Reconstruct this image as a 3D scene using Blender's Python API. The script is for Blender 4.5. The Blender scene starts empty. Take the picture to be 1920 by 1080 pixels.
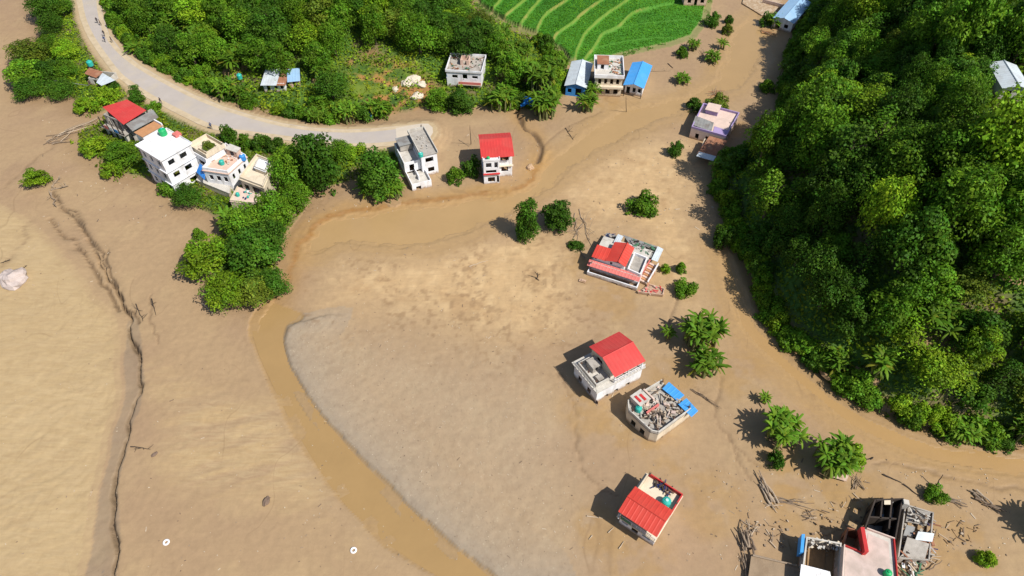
import bpy, math, random
import numpy as np
from mathutils import Vector, Matrix

# ------------------------------------------------------------------ camera, sky, sun, exposure
SC = bpy.context.scene
COL = SC.collection
PITCH = math.radians(48.0); CAMH = 90.0; FPX = 1280.0
cd = bpy.data.cameras.new('camera'); cam = bpy.data.objects.new('camera', cd); COL.objects.link(cam)
cd.sensor_width = 36.0; cd.lens = 24.0; cd.clip_start = 0.5; cd.clip_end = 6000
cam.location = (0, 0, CAMH); cam.rotation_euler = (math.pi/2 - PITCH, 0, 0)
SC.camera = cam
SUN_EL = math.radians(50); SUN_H = Vector((0.82, -0.57)).normalized()   # horizontal direction towards the sun
wd = bpy.data.worlds.new('World'); SC.world = wd; wd.use_nodes = True
nt = wd.node_tree; bg = nt.nodes['Background']; sk = nt.nodes.new('ShaderNodeTexSky')
sk.sky_type = 'NISHITA'; sk.sun_disc = False; sk.sun_elevation = SUN_EL
sk.sun_rotation = math.atan2(SUN_H.x, SUN_H.y)
nt.links.new(sk.outputs[0], bg.inputs[0]); bg.inputs[1].default_value = 0.085
sl = bpy.data.lights.new('sun', 'SUN'); sl.energy = 4.6; sl.angle = math.radians(0.55); sl.color = (1.0, 0.955, 0.88)
so = bpy.data.objects.new('sun', sl); COL.objects.link(so)
sd = Vector((SUN_H.x*math.cos(SUN_EL), SUN_H.y*math.cos(SUN_EL), math.sin(SUN_EL)))
so.rotation_euler = (-sd).to_track_quat('-Z', 'Y').to_euler(); so.location = (60, -40, 120)
vs = SC.view_settings
vs.view_transform = 'Standard'; vs.look = 'None'; vs.exposure = 0.35; vs.gamma = 1; vs.use_curve_mapping = False
SC.cycles.max_bounces = 6; SC.cycles.diffuse_bounces = 3; SC.cycles.glossy_bounces = 2

# ------------------------------------------------------------------ geometry helpers
def at(px, py, z=0.0):
    """where the sight line of a photo pixel meets the height z"""
    u = (px-960)/FPX; v = (py-540)/FPX
    dz = -(math.sin(PITCH)+v*math.cos(PITCH)); dy = math.cos(PITCH)-v*math.sin(PITCH)
    t = (z-CAMH)/dz
    return (u*t, dy*t)
def proj(x, y, z):
    zc = z-CAMH
    d = y*math.cos(PITCH)-zc*math.sin(PITCH); up = y*math.sin(PITCH)+zc*math.cos(PITCH)
    return 960+FPX*x/d, 540-FPX*up/d
def pw(pts, z=0.0):
    return [at(p[0], p[1], z) for p in pts]
def lin(c):
    c = c/255.0
    return c/12.92 if c <= 0.04045 else ((c+0.055)/1.055)**2.4
KILL = 1.62
def S(r, g, b, k=KILL):
    """real base colour of a sunlit surface seen as r,g,b in the photo"""
    return (lin(r)/k, lin(g)/k, lin(b)/k)
RNG = np.random.default_rng(7)
_TAB = RNG.random((256, 256))
def vnoise(x, y, s=0):
    x = np.asarray(x, float)+s*17.31; y = np.asarray(y, float)+s*9.77
    xi = np.floor(x).astype(int); yi = np.floor(y).astype(int); fx = x-xi; fy = y-yi
    fx = fx*fx*fx*(fx*(fx*6-15)+10); fy = fy*fy*fy*(fy*(fy*6-15)+10)
    a = _TAB[xi & 255, yi & 255]; b = _TAB[(xi+1) & 255, yi & 255]; c = _TAB[xi & 255, (yi+1) & 255]; d = _TAB[(xi+1) & 255, (yi+1) & 255]
    return ((a*(1-fx)+b*fx)*(1-fy)+(c*(1-fx)+d*fx)*fy)*2-1
def fbm(x, y, s=0, o=4):
    t = 0; a = 1.0; n = 0
    for k in range(o):
        t = t+a*vnoise(x*2**k, y*2**k, s+k*3); n += a; a *= 0.5
    return t/n
def sstep(x, a=0.0, b=1.0):
    t = np.clip((x-a)/(b-a), 0, 1)
    return t*t*(3-2*t)
def dist_line(X, Y, pts):
    """distance to an open polyline and which side (positive = left of its direction)"""
    D = np.full(X.shape, 1e9); Sg = np.zeros(X.shape)
    for (x0, y0), (x1, y1) in zip(pts[:-1], pts[1:]):
        dx, dy = x1-x0, y1-y0; L = dx*dx+dy*dy+1e-9
        t = np.clip(((X-x0)*dx+(Y-y0)*dy)/L, 0, 1)
        d = (X-x0-t*dx)**2+(Y-y0-t*dy)**2
        m = d < D
        D = np.where(m, d, D); Sg = np.where(m, np.sign(dx*(Y-y0)-dy*(X-x0)), Sg)
    return np.sqrt(D), Sg
def sd_poly(X, Y, pts, far=60.0):
    """signed distance, negative inside; only exact near the polygon"""
    P = np.array(pts); out = np.full(X.shape, far)
    x0, y0 = P.min(0)-far; x1, y1 = P.max(0)+far
    m = (X > x0) & (X < x1) & (Y > y0) & (Y < y1)
    if not m.any(): return out
    x = X[m]; y = Y[m]; D = np.full(x.shape, 1e12); ins = np.zeros(x.shape, bool)
    n = len(P)
    for i in range(n):
        ax, ay = P[i]; bx, by = P[(i+1) % n]; dx, dy = bx-ax, by-ay
        t = np.clip(((x-ax)*dx+(y-ay)*dy)/(dx*dx+dy*dy+1e-9), 0, 1)
        D = np.minimum(D, (x-ax-t*dx)**2+(y-ay-t*dy)**2)
        c = ((ay > y) != (by > y))
        xi = ax+(y-ay)*dx/(dy if abs(dy) > 1e-9 else 1e-9)
        ins ^= c & (x < xi)
    D = np.sqrt(D)
    out[m] = np.where(ins, -D, D)
    return out
def smooth_line(pts, n=4):
    P = [np.array(p, float) for p in pts]; out = []
    for i in range(len(P)-1):
        p0 = P[max(i-1, 0)]; p1 = P[i]; p2 = P[i+1]; p3 = P[min(i+2, len(P)-1)]
        for k in range(n):
            t = k/n
            out.append(tuple(0.5*((2*p1)+(-p0+p2)*t+(2*p0-5*p1+4*p2-p3)*t*t+(-p0+3*p1-3*p2+p3)*t**3)))
    out.append(tuple(P[-1]))
    return out

class MB:
    """collects faces of one mesh"""
    def __init__(s): s.v = []; s.f = []; s.m = []
    def face(s, pts, mi=0):
        b = len(s.v); s.v += [tuple(p) for p in pts]; s.f.append(tuple(range(b, b+len(pts)))); s.m.append(mi)
    def prism(s, pts, z0, z1, mi=0):
        n = len(pts); b = len(s.v)
        a = sum(pts[i][0]*pts[(i+1) % n][1]-pts[(i+1) % n][0]*pts[i][1] for i in range(n))
        if a < 0: pts = pts[::-1]
        s.v += [(p[0], p[1], z0) for p in pts]+[(p[0], p[1], z1) for p in pts]
        s.f.append(tuple(range(b+n-1, b-1, -1))); s.f.append(tuple(range(b+n, b+2*n)))
        for i in range(n): j = (i+1) % n; s.f.append((b+i, b+j, b+n+j, b+n+i))
        s.m += [mi]*(n+2)
    def box(s, x0, y0, z0, x1, y1, z1, mi=0):
        s.prism([(x0, y0), (x1, y0), (x1, y1), (x0, y1)], z0, z1, mi)
    def tube(s, p, q, r, r2=None, n=7, mi=0):
        p = Vector(p); q = Vector(q); r2 = r if r2 is None else r2
        d = (q-p).normalized(); a = d.orthogonal().normalized(); c = d.cross(a); b = len(s.v)
        for P, R in ((p, r), (q, r2)):
            for k in range(n):
                t = 2*math.pi*k/n; s.v.append(tuple(P+a*math.cos(t)*R+c*math.sin(t)*R))
        for k in range(n): j = (k+1) % n; s.f.append((b+k, b+j, b+n+j, b+n+k)); s.m.append(mi)
        s.f.append(tuple(range(b+n-1, b-1, -1))); s.f.append(tuple(range(b+n, b+2*n))); s.m += [mi, mi]
    def path(s, pts, radii, n=6, mi=0):
        for i in range(len(pts)-1): s.tube(pts[i], pts[i+1], radii[i], radii[i+1], n, mi)
    def lathe(s, prof, n=14, mi=0, c=(0, 0, 0)):
        b = len(s.v); k = len(prof)
        for r, z in prof:
            for i in range(n):
                t = 2*math.pi*i/n; s.v.append((c[0]+r*math.cos(t), c[1]+r*math.sin(t), c[2]+z))
        for a in range(k-1):
            for i in range(n):
                j = (i+1) % n; s.f.append((b+a*n+i, b+a*n+j, b+(a+1)*n+j, b+(a+1)*n+i)); s.m.append(mi)
        s.f.append(tuple(range(b+n-1, b-1, -1))); s.f.append(tuple(range(b+(k-1)*n, b+k*n))); s.m += [mi, mi]
    def slab(s, c, th, mi=0):
        """a thick sheet through four 3-D corners"""
        P = [Vector(p) for p in c]; n = (P[1]-P[0]).cross(P[3]-P[0]).normalized()*th; b = len(s.v)
        if n.z < 0: n = -n; P = [P[0], P[3], P[2], P[1]]
        s.v += [tuple(p-n) for p in P]+[tuple(p) for p in P]
        s.f += [(b+3, b+2, b+1, b), (b+4, b+5, b+6, b+7)]
        for i in range(4): j = (i+1) % 4; s.f.append((b+i, b+j, b+4+j, b+4+i))
        s.m += [mi]*6
    def mesh(s, name, mats):
        me = bpy.data.meshes.new(name); me.from_pydata(s.v, [], s.f)
        for m in (mats if isinstance(mats, (list, tuple)) else [mats]): me.materials.append(m)
        if any(s.m): me.polygons.foreach_set('material_index', s.m)
        me.update(); return me
    def build(s, name, mats, parent=None, loc=(0, 0, 0), rz=0, smooth=False):
        me = s.mesh(name, mats)
        if smooth: me.polygons.foreach_set('use_smooth', [True]*len(me.polygons))
        o = bpy.data.objects.new(name, me); COL.objects.link(o); o.parent = parent; o.location = loc; o.rotation_euler = (0, 0, rz)
        return o
def tag(o, label, cat, group=None, kind=None):
    o['label'] = label; o['category'] = cat
    if group: o['group'] = group
    if kind: o['kind'] = kind
    return o
def struct(o, kind='structure', label=None):
    o['kind'] = kind
    if label: o['label'] = label
    return o
def empty(name, loc, rz=0):
    o = bpy.data.objects.new(name, None); COL.objects.link(o); o.location = loc; o.rotation_euler = (0, 0, rz); o.empty_display_size = 0.3
    return o

# ------------------------------------------------------------------ materials
MATS = {}
def mat(name, col, rough=0.8, var=0.12, scale=1.5, bump=0.0, bscale=8.0, stain=0.0, stain_col=(0.12, 0.08, 0.045), metal=0.0, spec=0.3, tide=0.0):
    if name in MATS: return MATS[name]
    m = bpy.data.materials.new(name); m.use_nodes = True; t = m.node_tree; p = t.nodes['Principled BSDF']
    p.inputs['Roughness'].default_value = rough; p.inputs['Metallic'].default_value = metal
    p.inputs['Specular IOR Level'].default_value = spec
    tc = t.nodes.new('ShaderNodeTexCoord'); n = t.nodes.new('ShaderNodeTexNoise'); n.inputs['Scale'].default_value = scale; n.inputs['Detail'].default_value = 6; n.inputs['Roughness'].default_value = 0.65
    t.links.new(tc.outputs['Object'], n.inputs['Vector'])
    r = t.nodes.new('ShaderNodeMapRange'); r.inputs[1].default_value = 0.25; r.inputs[2].default_value = 0.75; r.inputs[3].default_value = 1-var; r.inputs[4].default_value = 1+var
    t.links.new(n.outputs['Fac'], r.inputs[0])
    mx = t.nodes.new('ShaderNodeMix'); mx.data_type = 'RGBA'; mx.blend_type = 'MULTIPLY'; mx.inputs[0].default_value = 1
    mx.inputs[6].default_value = (*col, 1); t.links.new(r.outputs[0], mx.inputs[7]); out = mx.outputs[2]
    if stain > 0:
        n2 = t.nodes.new('ShaderNodeTexNoise'); n2.inputs['Scale'].default_value = scale*0.6; n2.inputs['Detail'].default_value = 8; n2.inputs['Distortion'].default_value = 0.8
        mp = t.nodes.new('ShaderNodeMapping'); mp.inputs['Location'].default_value = (5.3, 2.1, 7.7); mp.inputs['Scale'].default_value = (1, 1, 0.45)
        t.links.new(tc.outputs['Object'], mp.inputs[0]); t.links.new(mp.outputs[0], n2.inputs['Vector'])
        r2 = t.nodes.new('ShaderNodeMapRange'); r2.inputs[1].default_value = 0.48; r2.inputs[2].default_value = 0.72; r2.inputs[4].default_value = stain
        t.links.new(n2.outputs['Fac'], r2.inputs[0])
        m2 = t.nodes.new('ShaderNodeMix'); m2.data_type = 'RGBA'; t.links.new(r2.outputs[0], m2.inputs[0]); t.links.new(out, m2.inputs[6]); m2.inputs[7].default_value = (*stain_col, 1); out = m2.outputs[2]
    if tide > 0:   # caked mud left by the flood up to an uneven line
        sp = t.nodes.new('ShaderNodeSeparateXYZ'); t.links.new(tc.outputs['Object'], sp.inputs[0])
        n3 = t.nodes.new('ShaderNodeTexNoise'); n3.inputs['Scale'].default_value = 1.3; n3.inputs['Detail'].default_value = 7; n3.inputs['Roughness'].default_value = 0.7; t.links.new(tc.outputs['Object'], n3.inputs['Vector'])
        ml = t.nodes.new('ShaderNodeMath'); ml.operation = 'MULTIPLY_ADD'; ml.inputs[1].default_value = 1.7; ml.inputs[2].default_value = tide-1.05; t.links.new(n3.outputs['Fac'], ml.inputs[0])
        sb = t.nodes.new('ShaderNodeMath'); sb.operation = 'SUBTRACT'; t.links.new(ml.outputs[0], sb.inputs[0]); t.links.new(sp.outputs['Z'], sb.inputs[1])
        r3 = t.nodes.new('ShaderNodeMapRange'); r3.inputs[1].default_value = -0.35; r3.inputs[2].default_value = 0.25; r3.inputs[4].default_value = 0.85; t.links.new(sb.outputs[0], r3.inputs[0])
        m3 = t.nodes.new('ShaderNodeMix'); m3.data_type = 'RGBA'; t.links.new(r3.outputs[0], m3.inputs[0]); t.links.new(out, m3.inputs[6]); m3.inputs[7].default_value = (*S(178, 142, 102), 1); out = m3.outputs[2]
    t.links.new(out, p.inputs['Base Color'])
    if bump > 0:
        nb = t.nodes.new('ShaderNodeTexNoise'); nb.inputs['Scale'].default_value = bscale; nb.inputs['Detail'].default_value = 6
        t.links.new(tc.outputs['Object'], nb.inputs['Vector'])
        b = t.nodes.new('ShaderNodeBump'); b.inputs['Strength'].default_value = bump; b.inputs['Distance'].default_value = 0.1
        t.links.new(nb.outputs['Fac'], b.inputs['Height']); t.links.new(b.outputs[0], p.inputs['Normal'])
    MATS[name] = m; return m
def leaf_mat(name, col, hue=0.25, trans=0.3):
    m = bpy.data.materials.new(name); m.use_nodes = True; t = m.node_tree
    for n in list(t.nodes): t.nodes.remove(n)
    out = t.nodes.new('ShaderNodeOutputMaterial'); p = t.nodes.new('ShaderNodeBsdfPrincipled'); p.inputs['Roughness'].default_value = 0.55; p.inputs['Specular IOR Level'].default_value = 0.12
    tr = t.nodes.new('ShaderNodeBsdfTranslucent'); ms = t.nodes.new('ShaderNodeMixShader'); ms.inputs[0].default_value = trans
    a = t.nodes.new('ShaderNodeAttribute'); a.attribute_name = 'tint'
    oi = t.nodes.new('ShaderNodeObjectInfo')
    r = t.nodes.new('ShaderNodeMapRange'); r.inputs[3].default_value = 1-hue; r.inputs[4].default_value = 1+hue; t.links.new(oi.outputs['Random'], r.inputs[0])
    mx = t.nodes.new('ShaderNodeMix'); mx.data_type = 'RGBA'; mx.blend_type = 'MULTIPLY'; mx.inputs[0].default_value = 1; mx.inputs[6].default_value = (*col, 1); t.links.new(a.outputs['Color'], mx.inputs[7])
    m2 = t.nodes.new('ShaderNodeMix'); m2.data_type = 'RGBA'; m2.blend_type = 'MULTIPLY'; m2.inputs[0].default_value = 1; t.links.new(mx.outputs[2], m2.inputs[6]); t.links.new(r.outputs[0], m2.inputs[7])
    t.links.new(m2.outputs[2], p.inputs['Base Color']); t.links.new(m2.outputs[2], tr.inputs['Color'])
    t.links.new(p.outputs[0], ms.inputs[1]); t.links.new(tr.outputs[0], ms.inputs[2]); t.links.new(ms.outputs[0], out.inputs[0])
    MATS[name] = m; return m

WHITE = mat('white_paint', (0.74, 0.74, 0.76), 0.75, 0.08, 1.2, 0.15, 10, 0.5, (0.34, 0.30, 0.25), tide=0.62)
CREAM = mat('cream_paint', (0.62, 0.53, 0.40), 0.8, 0.08, 1.2, 0.15, 10, 0.4, (0.27, 0.21, 0.14), tide=0.62)
PEACH = mat('peach_paint', (0.60, 0.42, 0.33), 0.8, 0.1, 1.0, 0.15, 10, 0.35, (0.3, 0.22, 0.16), tide=0.62)
CONC = mat('bare_concrete', (0.36, 0.33, 0.29), 0.9, 0.2, 1.3, 0.3, 9, 0.5, (0.12, 0.10, 0.08), tide=0.62)
PALEC = mat('pale_concrete', (0.50, 0.47, 0.42), 0.9, 0.15, 1.1, 0.3, 9, 0.45, (0.22, 0.19, 0.15), tide=0.62)
PINKF = mat('pink_concrete', (0.60, 0.46, 0.39), 0.85, 0.12, 0.9, 0.2, 9, 0.4, (0.40, 0.34, 0.29), tide=0.62)
RED = mat('red_roof_paint', (0.50, 0.045, 0.040), 0.5, 0.12, 0.5, 0.0, 8, 0.4, (0.46, 0.09, 0.07))
REDOR = mat('orange_red_roof_paint', (0.52, 0.050, 0.034), 0.5, 0.12, 0.5, 0.0, 8, 0.4, (0.46, 0.10, 0.07))
REDW = mat('red_wall_paint', (0.48, 0.03, 0.03), 0.7, 0.15, 1.5, 0.1, 8, 0.2)
PINKR = mat('faded_red_paint', (0.58, 0.16, 0.14), 0.7, 0.12, 1.5, 0.1, 8, 0.2)
TIN = mat('pale_tin', (0.50, 0.55, 0.58), 0.45, 0.1, 0.8, 0.0, 8, 0.35, (0.30, 0.27, 0.25))
GREYTIN = mat('dull_grey_tin', (0.24, 0.24, 0.23), 0.6, 0.2, 0.9, 0.1, 8, 0.6, (0.12, 0.08, 0.06))
RUST = mat('rusted_tin', (0.28, 0.12, 0.065), 0.75, 0.25, 1.0, 0.15, 9, 0.55, (0.40, 0.24, 0.15))
BLUER = mat('blue_roof_paint', (0.06, 0.30, 0.68), 0.45, 0.07, 0.6, 0.0, 8, 0.25, (0.16, 0.38, 0.66))
LBLUE = mat('pale_blue_tin', (0.26, 0.42, 0.60), 0.45, 0.08, 0.7, 0.0, 8, 0.3, (0.40, 0.48, 0.55))
BLUET = mat('blue_tarp', (0.02, 0.17, 0.52), 0.4, 0.15, 2.0, 0.3, 4)
BLUEP = mat('blue_paint', (0.04, 0.22, 0.55), 0.5, 0.1, 2)
TEAL = mat('teal_plastic', (0.03, 0.36, 0.30), 0.4, 0.08, 2)
GREENP = mat('green_plastic', (0.015, 0.34, 0.11), 0.4, 0.08, 2)
AQUA = mat('pale_aqua_plastic', (0.38, 0.62, 0.58), 0.4, 0.08, 2)
NAVY = mat('navy_cloth', (0.02, 0.03, 0.12), 0.8, 0.1, 3)
LILAC = mat('lilac_paint', (0.34, 0.26, 0.46), 0.8, 0.1, 1.2, 0.1, 8, 0.2, (0.35, 0.27, 0.22), tide=0.62)
DGREEN = mat('green_paint', (0.06, 0.16, 0.09), 0.8, 0.1, 1.2)
GLASS = mat('window_glass', (0.014, 0.018, 0.026), 0.12, 0.1, 2, spec=0.5)
FRAME = mat('window_frame_paint', (0.30, 0.20, 0.14), 0.6, 0.1, 3)
FRAMEW = mat('white_frame_paint', (0.62, 0.62, 0.62), 0.6, 0.1, 3)
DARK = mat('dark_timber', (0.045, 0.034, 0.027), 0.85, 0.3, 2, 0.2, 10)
WOOD = mat('grey_weathered_wood', (0.27, 0.205, 0.145), 0.9, 0.25, 3, 0.3, 12)
PALEW = mat('pale_stripped_wood', (0.42, 0.335, 0.245), 0.9, 0.2, 3, 0.3, 12)
DRIFT = mat('mud_caked_wood', (0.17, 0.122, 0.085), 0.9, 0.3, 3, 0.3, 12)
BARK = mat('tree_bark', (0.10, 0.075, 0.052), 0.95, 0.3, 4, 0.5, 10)
STEM = mat('banana_stem', (0.16, 0.17, 0.06), 0.8, 0.3, 3, 0.2, 10)
STEEL = mat('rusty_rebar', (0.12, 0.07, 0.05), 0.7, 0.2, 5)
ROCK = mat('pale_boulder', (0.44, 0.37, 0.34), 0.9, 0.2, 0.9, 0.6, 4, 0.5, (0.24, 0.17, 0.13))
ROCKO = mat('ochre_boulder', (0.46, 0.31, 0.19), 0.9, 0.2, 1.2, 0.5, 5, 0.4, (0.24, 0.15, 0.09))
MUDM = mat('caked_mud', S(186, 152, 112), 0.85, 0.15, 1.2, 0.4, 5)
ORANGE = mat('ochre_plaster', (0.44, 0.22, 0.10), 0.85, 0.15, 1.4, 0.2, 8, 0.3, (0.30, 0.19, 0.12))
RINGW = mat('white_rubber', (0.72, 0.70, 0.70), 0.6, 0.06, 3)
SKIN = mat('skin', (0.24, 0.13, 0.08), 0.6, 0.05, 4)
DKCL = mat('dark_cloth', (0.03, 0.03, 0.04), 0.85, 0.1, 4)
BRCL = mat('brown_cloth', (0.12, 0.06, 0.04), 0.85, 0.1, 4)
BLCL = mat('blue_cloth', (0.04, 0.07, 0.16), 0.85, 0.1, 4)
L_DARK = leaf_mat('deep_green_leaf', (0.052, 0.130, 0.010))
L_MID = leaf_mat('mid_green_leaf', (0.094, 0.210, 0.012))
L_BRIGHT = leaf_mat('bright_green_leaf', (0.165, 0.300, 0.014))
L_OLIVE = leaf_mat('olive_leaf', (0.115, 0.175, 0.016))
L_BAN = leaf_mat('banana_leaf', (0.105, 0.215, 0.016), 0.22, 0.35)
L_GRASS = leaf_mat('undergrowth_leaf', (0.140, 0.240, 0.012))
L_DEAD = leaf_mat('withered_leaf', (0.17, 0.14, 0.07))
L_RICE = leaf_mat('rice_blade', (0.075, 0.240, 0.012), 0.05)

# ------------------------------------------------------------------ the lie of the land (metres, from outlines on the ground plane)
ROAD_Z = 1.3
ROAD_UP = [(188, -60), (189, 0), (193, 30), (205, 65), (228, 95), (262, 122), (310, 150), (365, 178), (420, 200), (475, 217), (530, 231), (590, 240), (650, 243), (700, 241), (750, 236), (790, 232)]
ROAD_TIP = [(803, 232), (811, 239), (812, 248), (806, 258), (795, 262)]
ROAD_LO = [(770, 268), (735, 273), (680, 277), (620, 274), (560, 266), (500, 258), (440, 250), (400, 243), (370, 232), (320, 207), (275, 183), (240, 160), (215, 140), (188, 105), (165, 70), (150, 35), (143, 0), (140, -60)]
ROAD = pw(ROAD_UP+ROAD_TIP+ROAD_LO, ROAD_Z)
TOPHILL = pw([(196, -70), (196, 0), (212, 62), (236, 90), (270, 117), (318, 145), (373, 172), (428, 194), (483, 210), (540, 224), (600, 233), (660, 234), (720, 222), (770, 214), (820, 206), (880, 208), (930, 204), (962, 203), (985, 212), (1030, 212), (1046, 180), (1056, 150), (1056, 118), (1010, 72), (945, 42), (895, 10), (885, -40)])+[(-20, 330), (-200, 330), (-160, 230)]
RICE = pw([(888, -60), (895, 8), (945, 42), (1005, 66), (1052, 98), (1064, 116), (1095, 120), (1185, 96), (1255, 82), (1300, 66), (1322, 36), (1330, 0), (1332, -60)], 0.4)
RHILL = pw([(1532, -60), (1520, 20), (1500, 60), (1478, 110), (1468, 160), (1464, 210), (1460, 258), (1410, 282), (1362, 302), (1344, 335), (1342, 365), (1360, 398), (1362, 440), (1392, 480), (1414, 540), (1440, 600), (1480, 648), (1530, 690), (1572, 728), (1622, 762), (1700, 796), (1776, 818), (1850, 828), (1925, 838), (2100, 856)])+[(260, 40), (260, 240)]
ISLAND = pw([(48, -60), (60, 20), (78, 62), (50, 92), (32, 120), (38, 182), (78, 188), (128, 184), (136, 208), (190, 216), (240, 196), (252, 186), (238, 164), (205, 138), (172, 92), (152, 40), (143, -60)])
PENIN = pw([(138, 252), (190, 226), (235, 198), (262, 186), (320, 213), (400, 249), (500, 264), (600, 280), (690, 284), (752, 279), (762, 292), (752, 330), (758, 368), (704, 374), (660, 346), (596, 362), (578, 398), (546, 440), (528, 490), (538, 522), (524, 556), (470, 572), (414, 562), (388, 512), (360, 500), (354, 472), (398, 455), (408, 422), (382, 404), (330, 386), (300, 348), (232, 332), (192, 312), (142, 282)])
CH_LOW = pw(smooth_line([(505, 572), (480, 600), (487, 645), (511, 702), (546, 772), (591, 850), (637, 918), (694, 980), (775, 1040), (860, 1090), (900, 1120)], 3)+smooth_line([(960, 1120), (910, 1088), (860, 1045), (790, 982), (720, 920), (660, 860), (602, 792), (566, 740), (537, 692), (522, 642), (530, 606), (560, 590)], 3))
POOL = pw(smooth_line([(560, 480), (566, 446), (606, 412), (680, 392), (760, 380), (850, 372), (930, 361), (983, 346), (1012, 310), (1052, 276), (1100, 236), (1160, 200), (1250, 186), (1325, 152), (1358, 104), (1372, 52), (1420, 18)], 3)+smooth_line([(1446, 62), (1434, 112), (1404, 160), (1310, 204), (1214, 244), (1130, 284), (1066, 334), (984, 392), (902, 432), (822, 462), (740, 472), (660, 462), (600, 486)], 3))
CH_RIGHT = pw(smooth_line([(1332, 450), (1348, 520), (1372, 600), (1402, 650), (1442, 690), (1502, 742), (1562, 792), (1622, 832), (1702, 868), (1802, 890), (1940, 908)], 3)+[(2000, 870), (1925, 842), (1850, 832), (1776, 822), (1700, 800), (1622, 766), (1566, 732), (1524, 694), (1474, 652), (1434, 604), (1408, 544), (1384, 484), (1358, 446)])
SILT = pw([(532, 610), (560, 592), (640, 585), (760, 604), (900, 640), (1010, 684), (1056, 724), (1084, 800), (1130, 880), (1150, 960), (1130, 1110), (960, 1120), (910, 1088), (860, 1045), (790, 982), (720, 920), (660, 860), (602, 792), (566, 740), (537, 692), (522, 642)])
SAND_A = pw([(640, 500), (800, 470), (960, 430), (1060, 430), (1095, 500), (1090, 600), (1000, 640), (860, 620), (760, 585), (600, 580)])
SAND_B = pw([(1060, 310), (1180, 270), (1300, 250), (1320, 330), (1300, 400), (1330, 470), (1300, 600), (1240, 560), (1180, 430), (1080, 420), (1040, 370)])
FANL = pw([(-400, 330), (0, 370), (60, 400), (110, 450), (170, 520), (225, 590), (238, 650), (236, 720), (222, 800), (200, 900), (178, 1000), (170, 1120), (-500, 1120)])
WETB = pw([(246, 600), (254, 660), (257, 712), (248, 762), (236, 812), (222, 862), (208, 920), (204, 980), (208, 1040), (206, 1100), (172, 1100), (182, 1000), (200, 920), (218, 850), (236, 770), (244, 700)])
FANM = pw([(280, 690), (380, 740), (520, 760), (580, 850), (630, 920), (600, 960), (480, 920), (340, 930), (300, 860), (330, 790)])
CLEAR = pw([(640, 118), (690, 112), (770, 118), (828, 150), (812, 200), (705, 208), (650, 180)], 3)
CRACK = smooth_line(pw([(96, 360), (118, 388), (150, 425), (172, 462), (204, 520), (234, 565), (246, 612), (253, 662), (258, 712), (250, 762), (239, 805), (227, 852), (213, 902), (205, 950), (208, 1000), (212, 1042), (208, 1095)]), 4)
CRACK2 = smooth_line(pw([(86, 410), (120, 438), (146, 466), (166, 497), (197, 537), (226, 574)]), 3)
CRACK3 = smooth_line(pw([(198, 470), (208, 505), (218, 536), (236, 560)]), 3)
CRACK4 = smooth_line(pw([(118, 388), (138, 398), (152, 424), (165, 448), (190, 472), (200, 500)]), 3)
CRACK5 = smooth_line(pw([(236, 570), (250, 585), (262, 604)]), 3)
BROOK = smooth_line(pw([(970, 196), (976, 228), (1000, 256), (1012, 278), (1006, 306)]), 3)
RILLS = [smooth_line(pw(p), 3) for p in ([(1042, 702), (1072, 762), (1086, 832), (1112, 890), (1160, 930)], [(1300, 722), (1344, 752), (1356, 702)], [(1344, 752), (1364, 812), (1392, 852), (1420, 880)],
         [(1640, 868), (1722, 884), (1802, 902), (1925, 928)], [(1270, 560), (1262, 590), (1252, 622)], [(1405, 905), (1380, 860), (1366, 812)], [(0, 356), (52, 314), (110, 268), (140, 250)], [(1010, 280), (1060, 240), (1120, 214)], [(60, 410), (30, 470), (0, 500)], [(270, 560), (290, 600), (300, 640)])]
SHORE = smooth_line(pw([(520, 560), (548, 500), (562, 458), (606, 412), (680, 392), (760, 380), (850, 372), (930, 361), (983, 346), (1012, 310)]), 3)
BUNDS = [smooth_line(pw(p, 0.4), 3) for p in ([(1077, 118), (1087, 85), (1110, 55), (1137, 32), (1160, 17), (1182, 0), (1200, -20)], [(1097, 113), (1117, 87), (1130, 66), (1157, 54), (1185, 28), (1215, 18)], [(1036, 84), (1045, 70), (1075, 50), (1095, 30), (1135, 2), (1150, -14)],
         [(1006, 62), (1020, 35), (1040, 20), (1066, 4), (1080, -8)], [(970, 56), (978, 48), (995, 25), (1016, 2), (1030, -14)], [(944, 40), (953, 33), (972, 18), (991, 2), (1004, -12)], [(920, 28), (940, 8), (952, -8)])]
THINB = [smooth_line(pw(p, 0.4), 3) for p in ([(1130, 66), (1180, 48), (1290, 36)], [(1110, 92), (1180, 76), (1262, 70)], [(1186, 28), (1240, 12), (1290, 4)])]
STEPR = None

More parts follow.
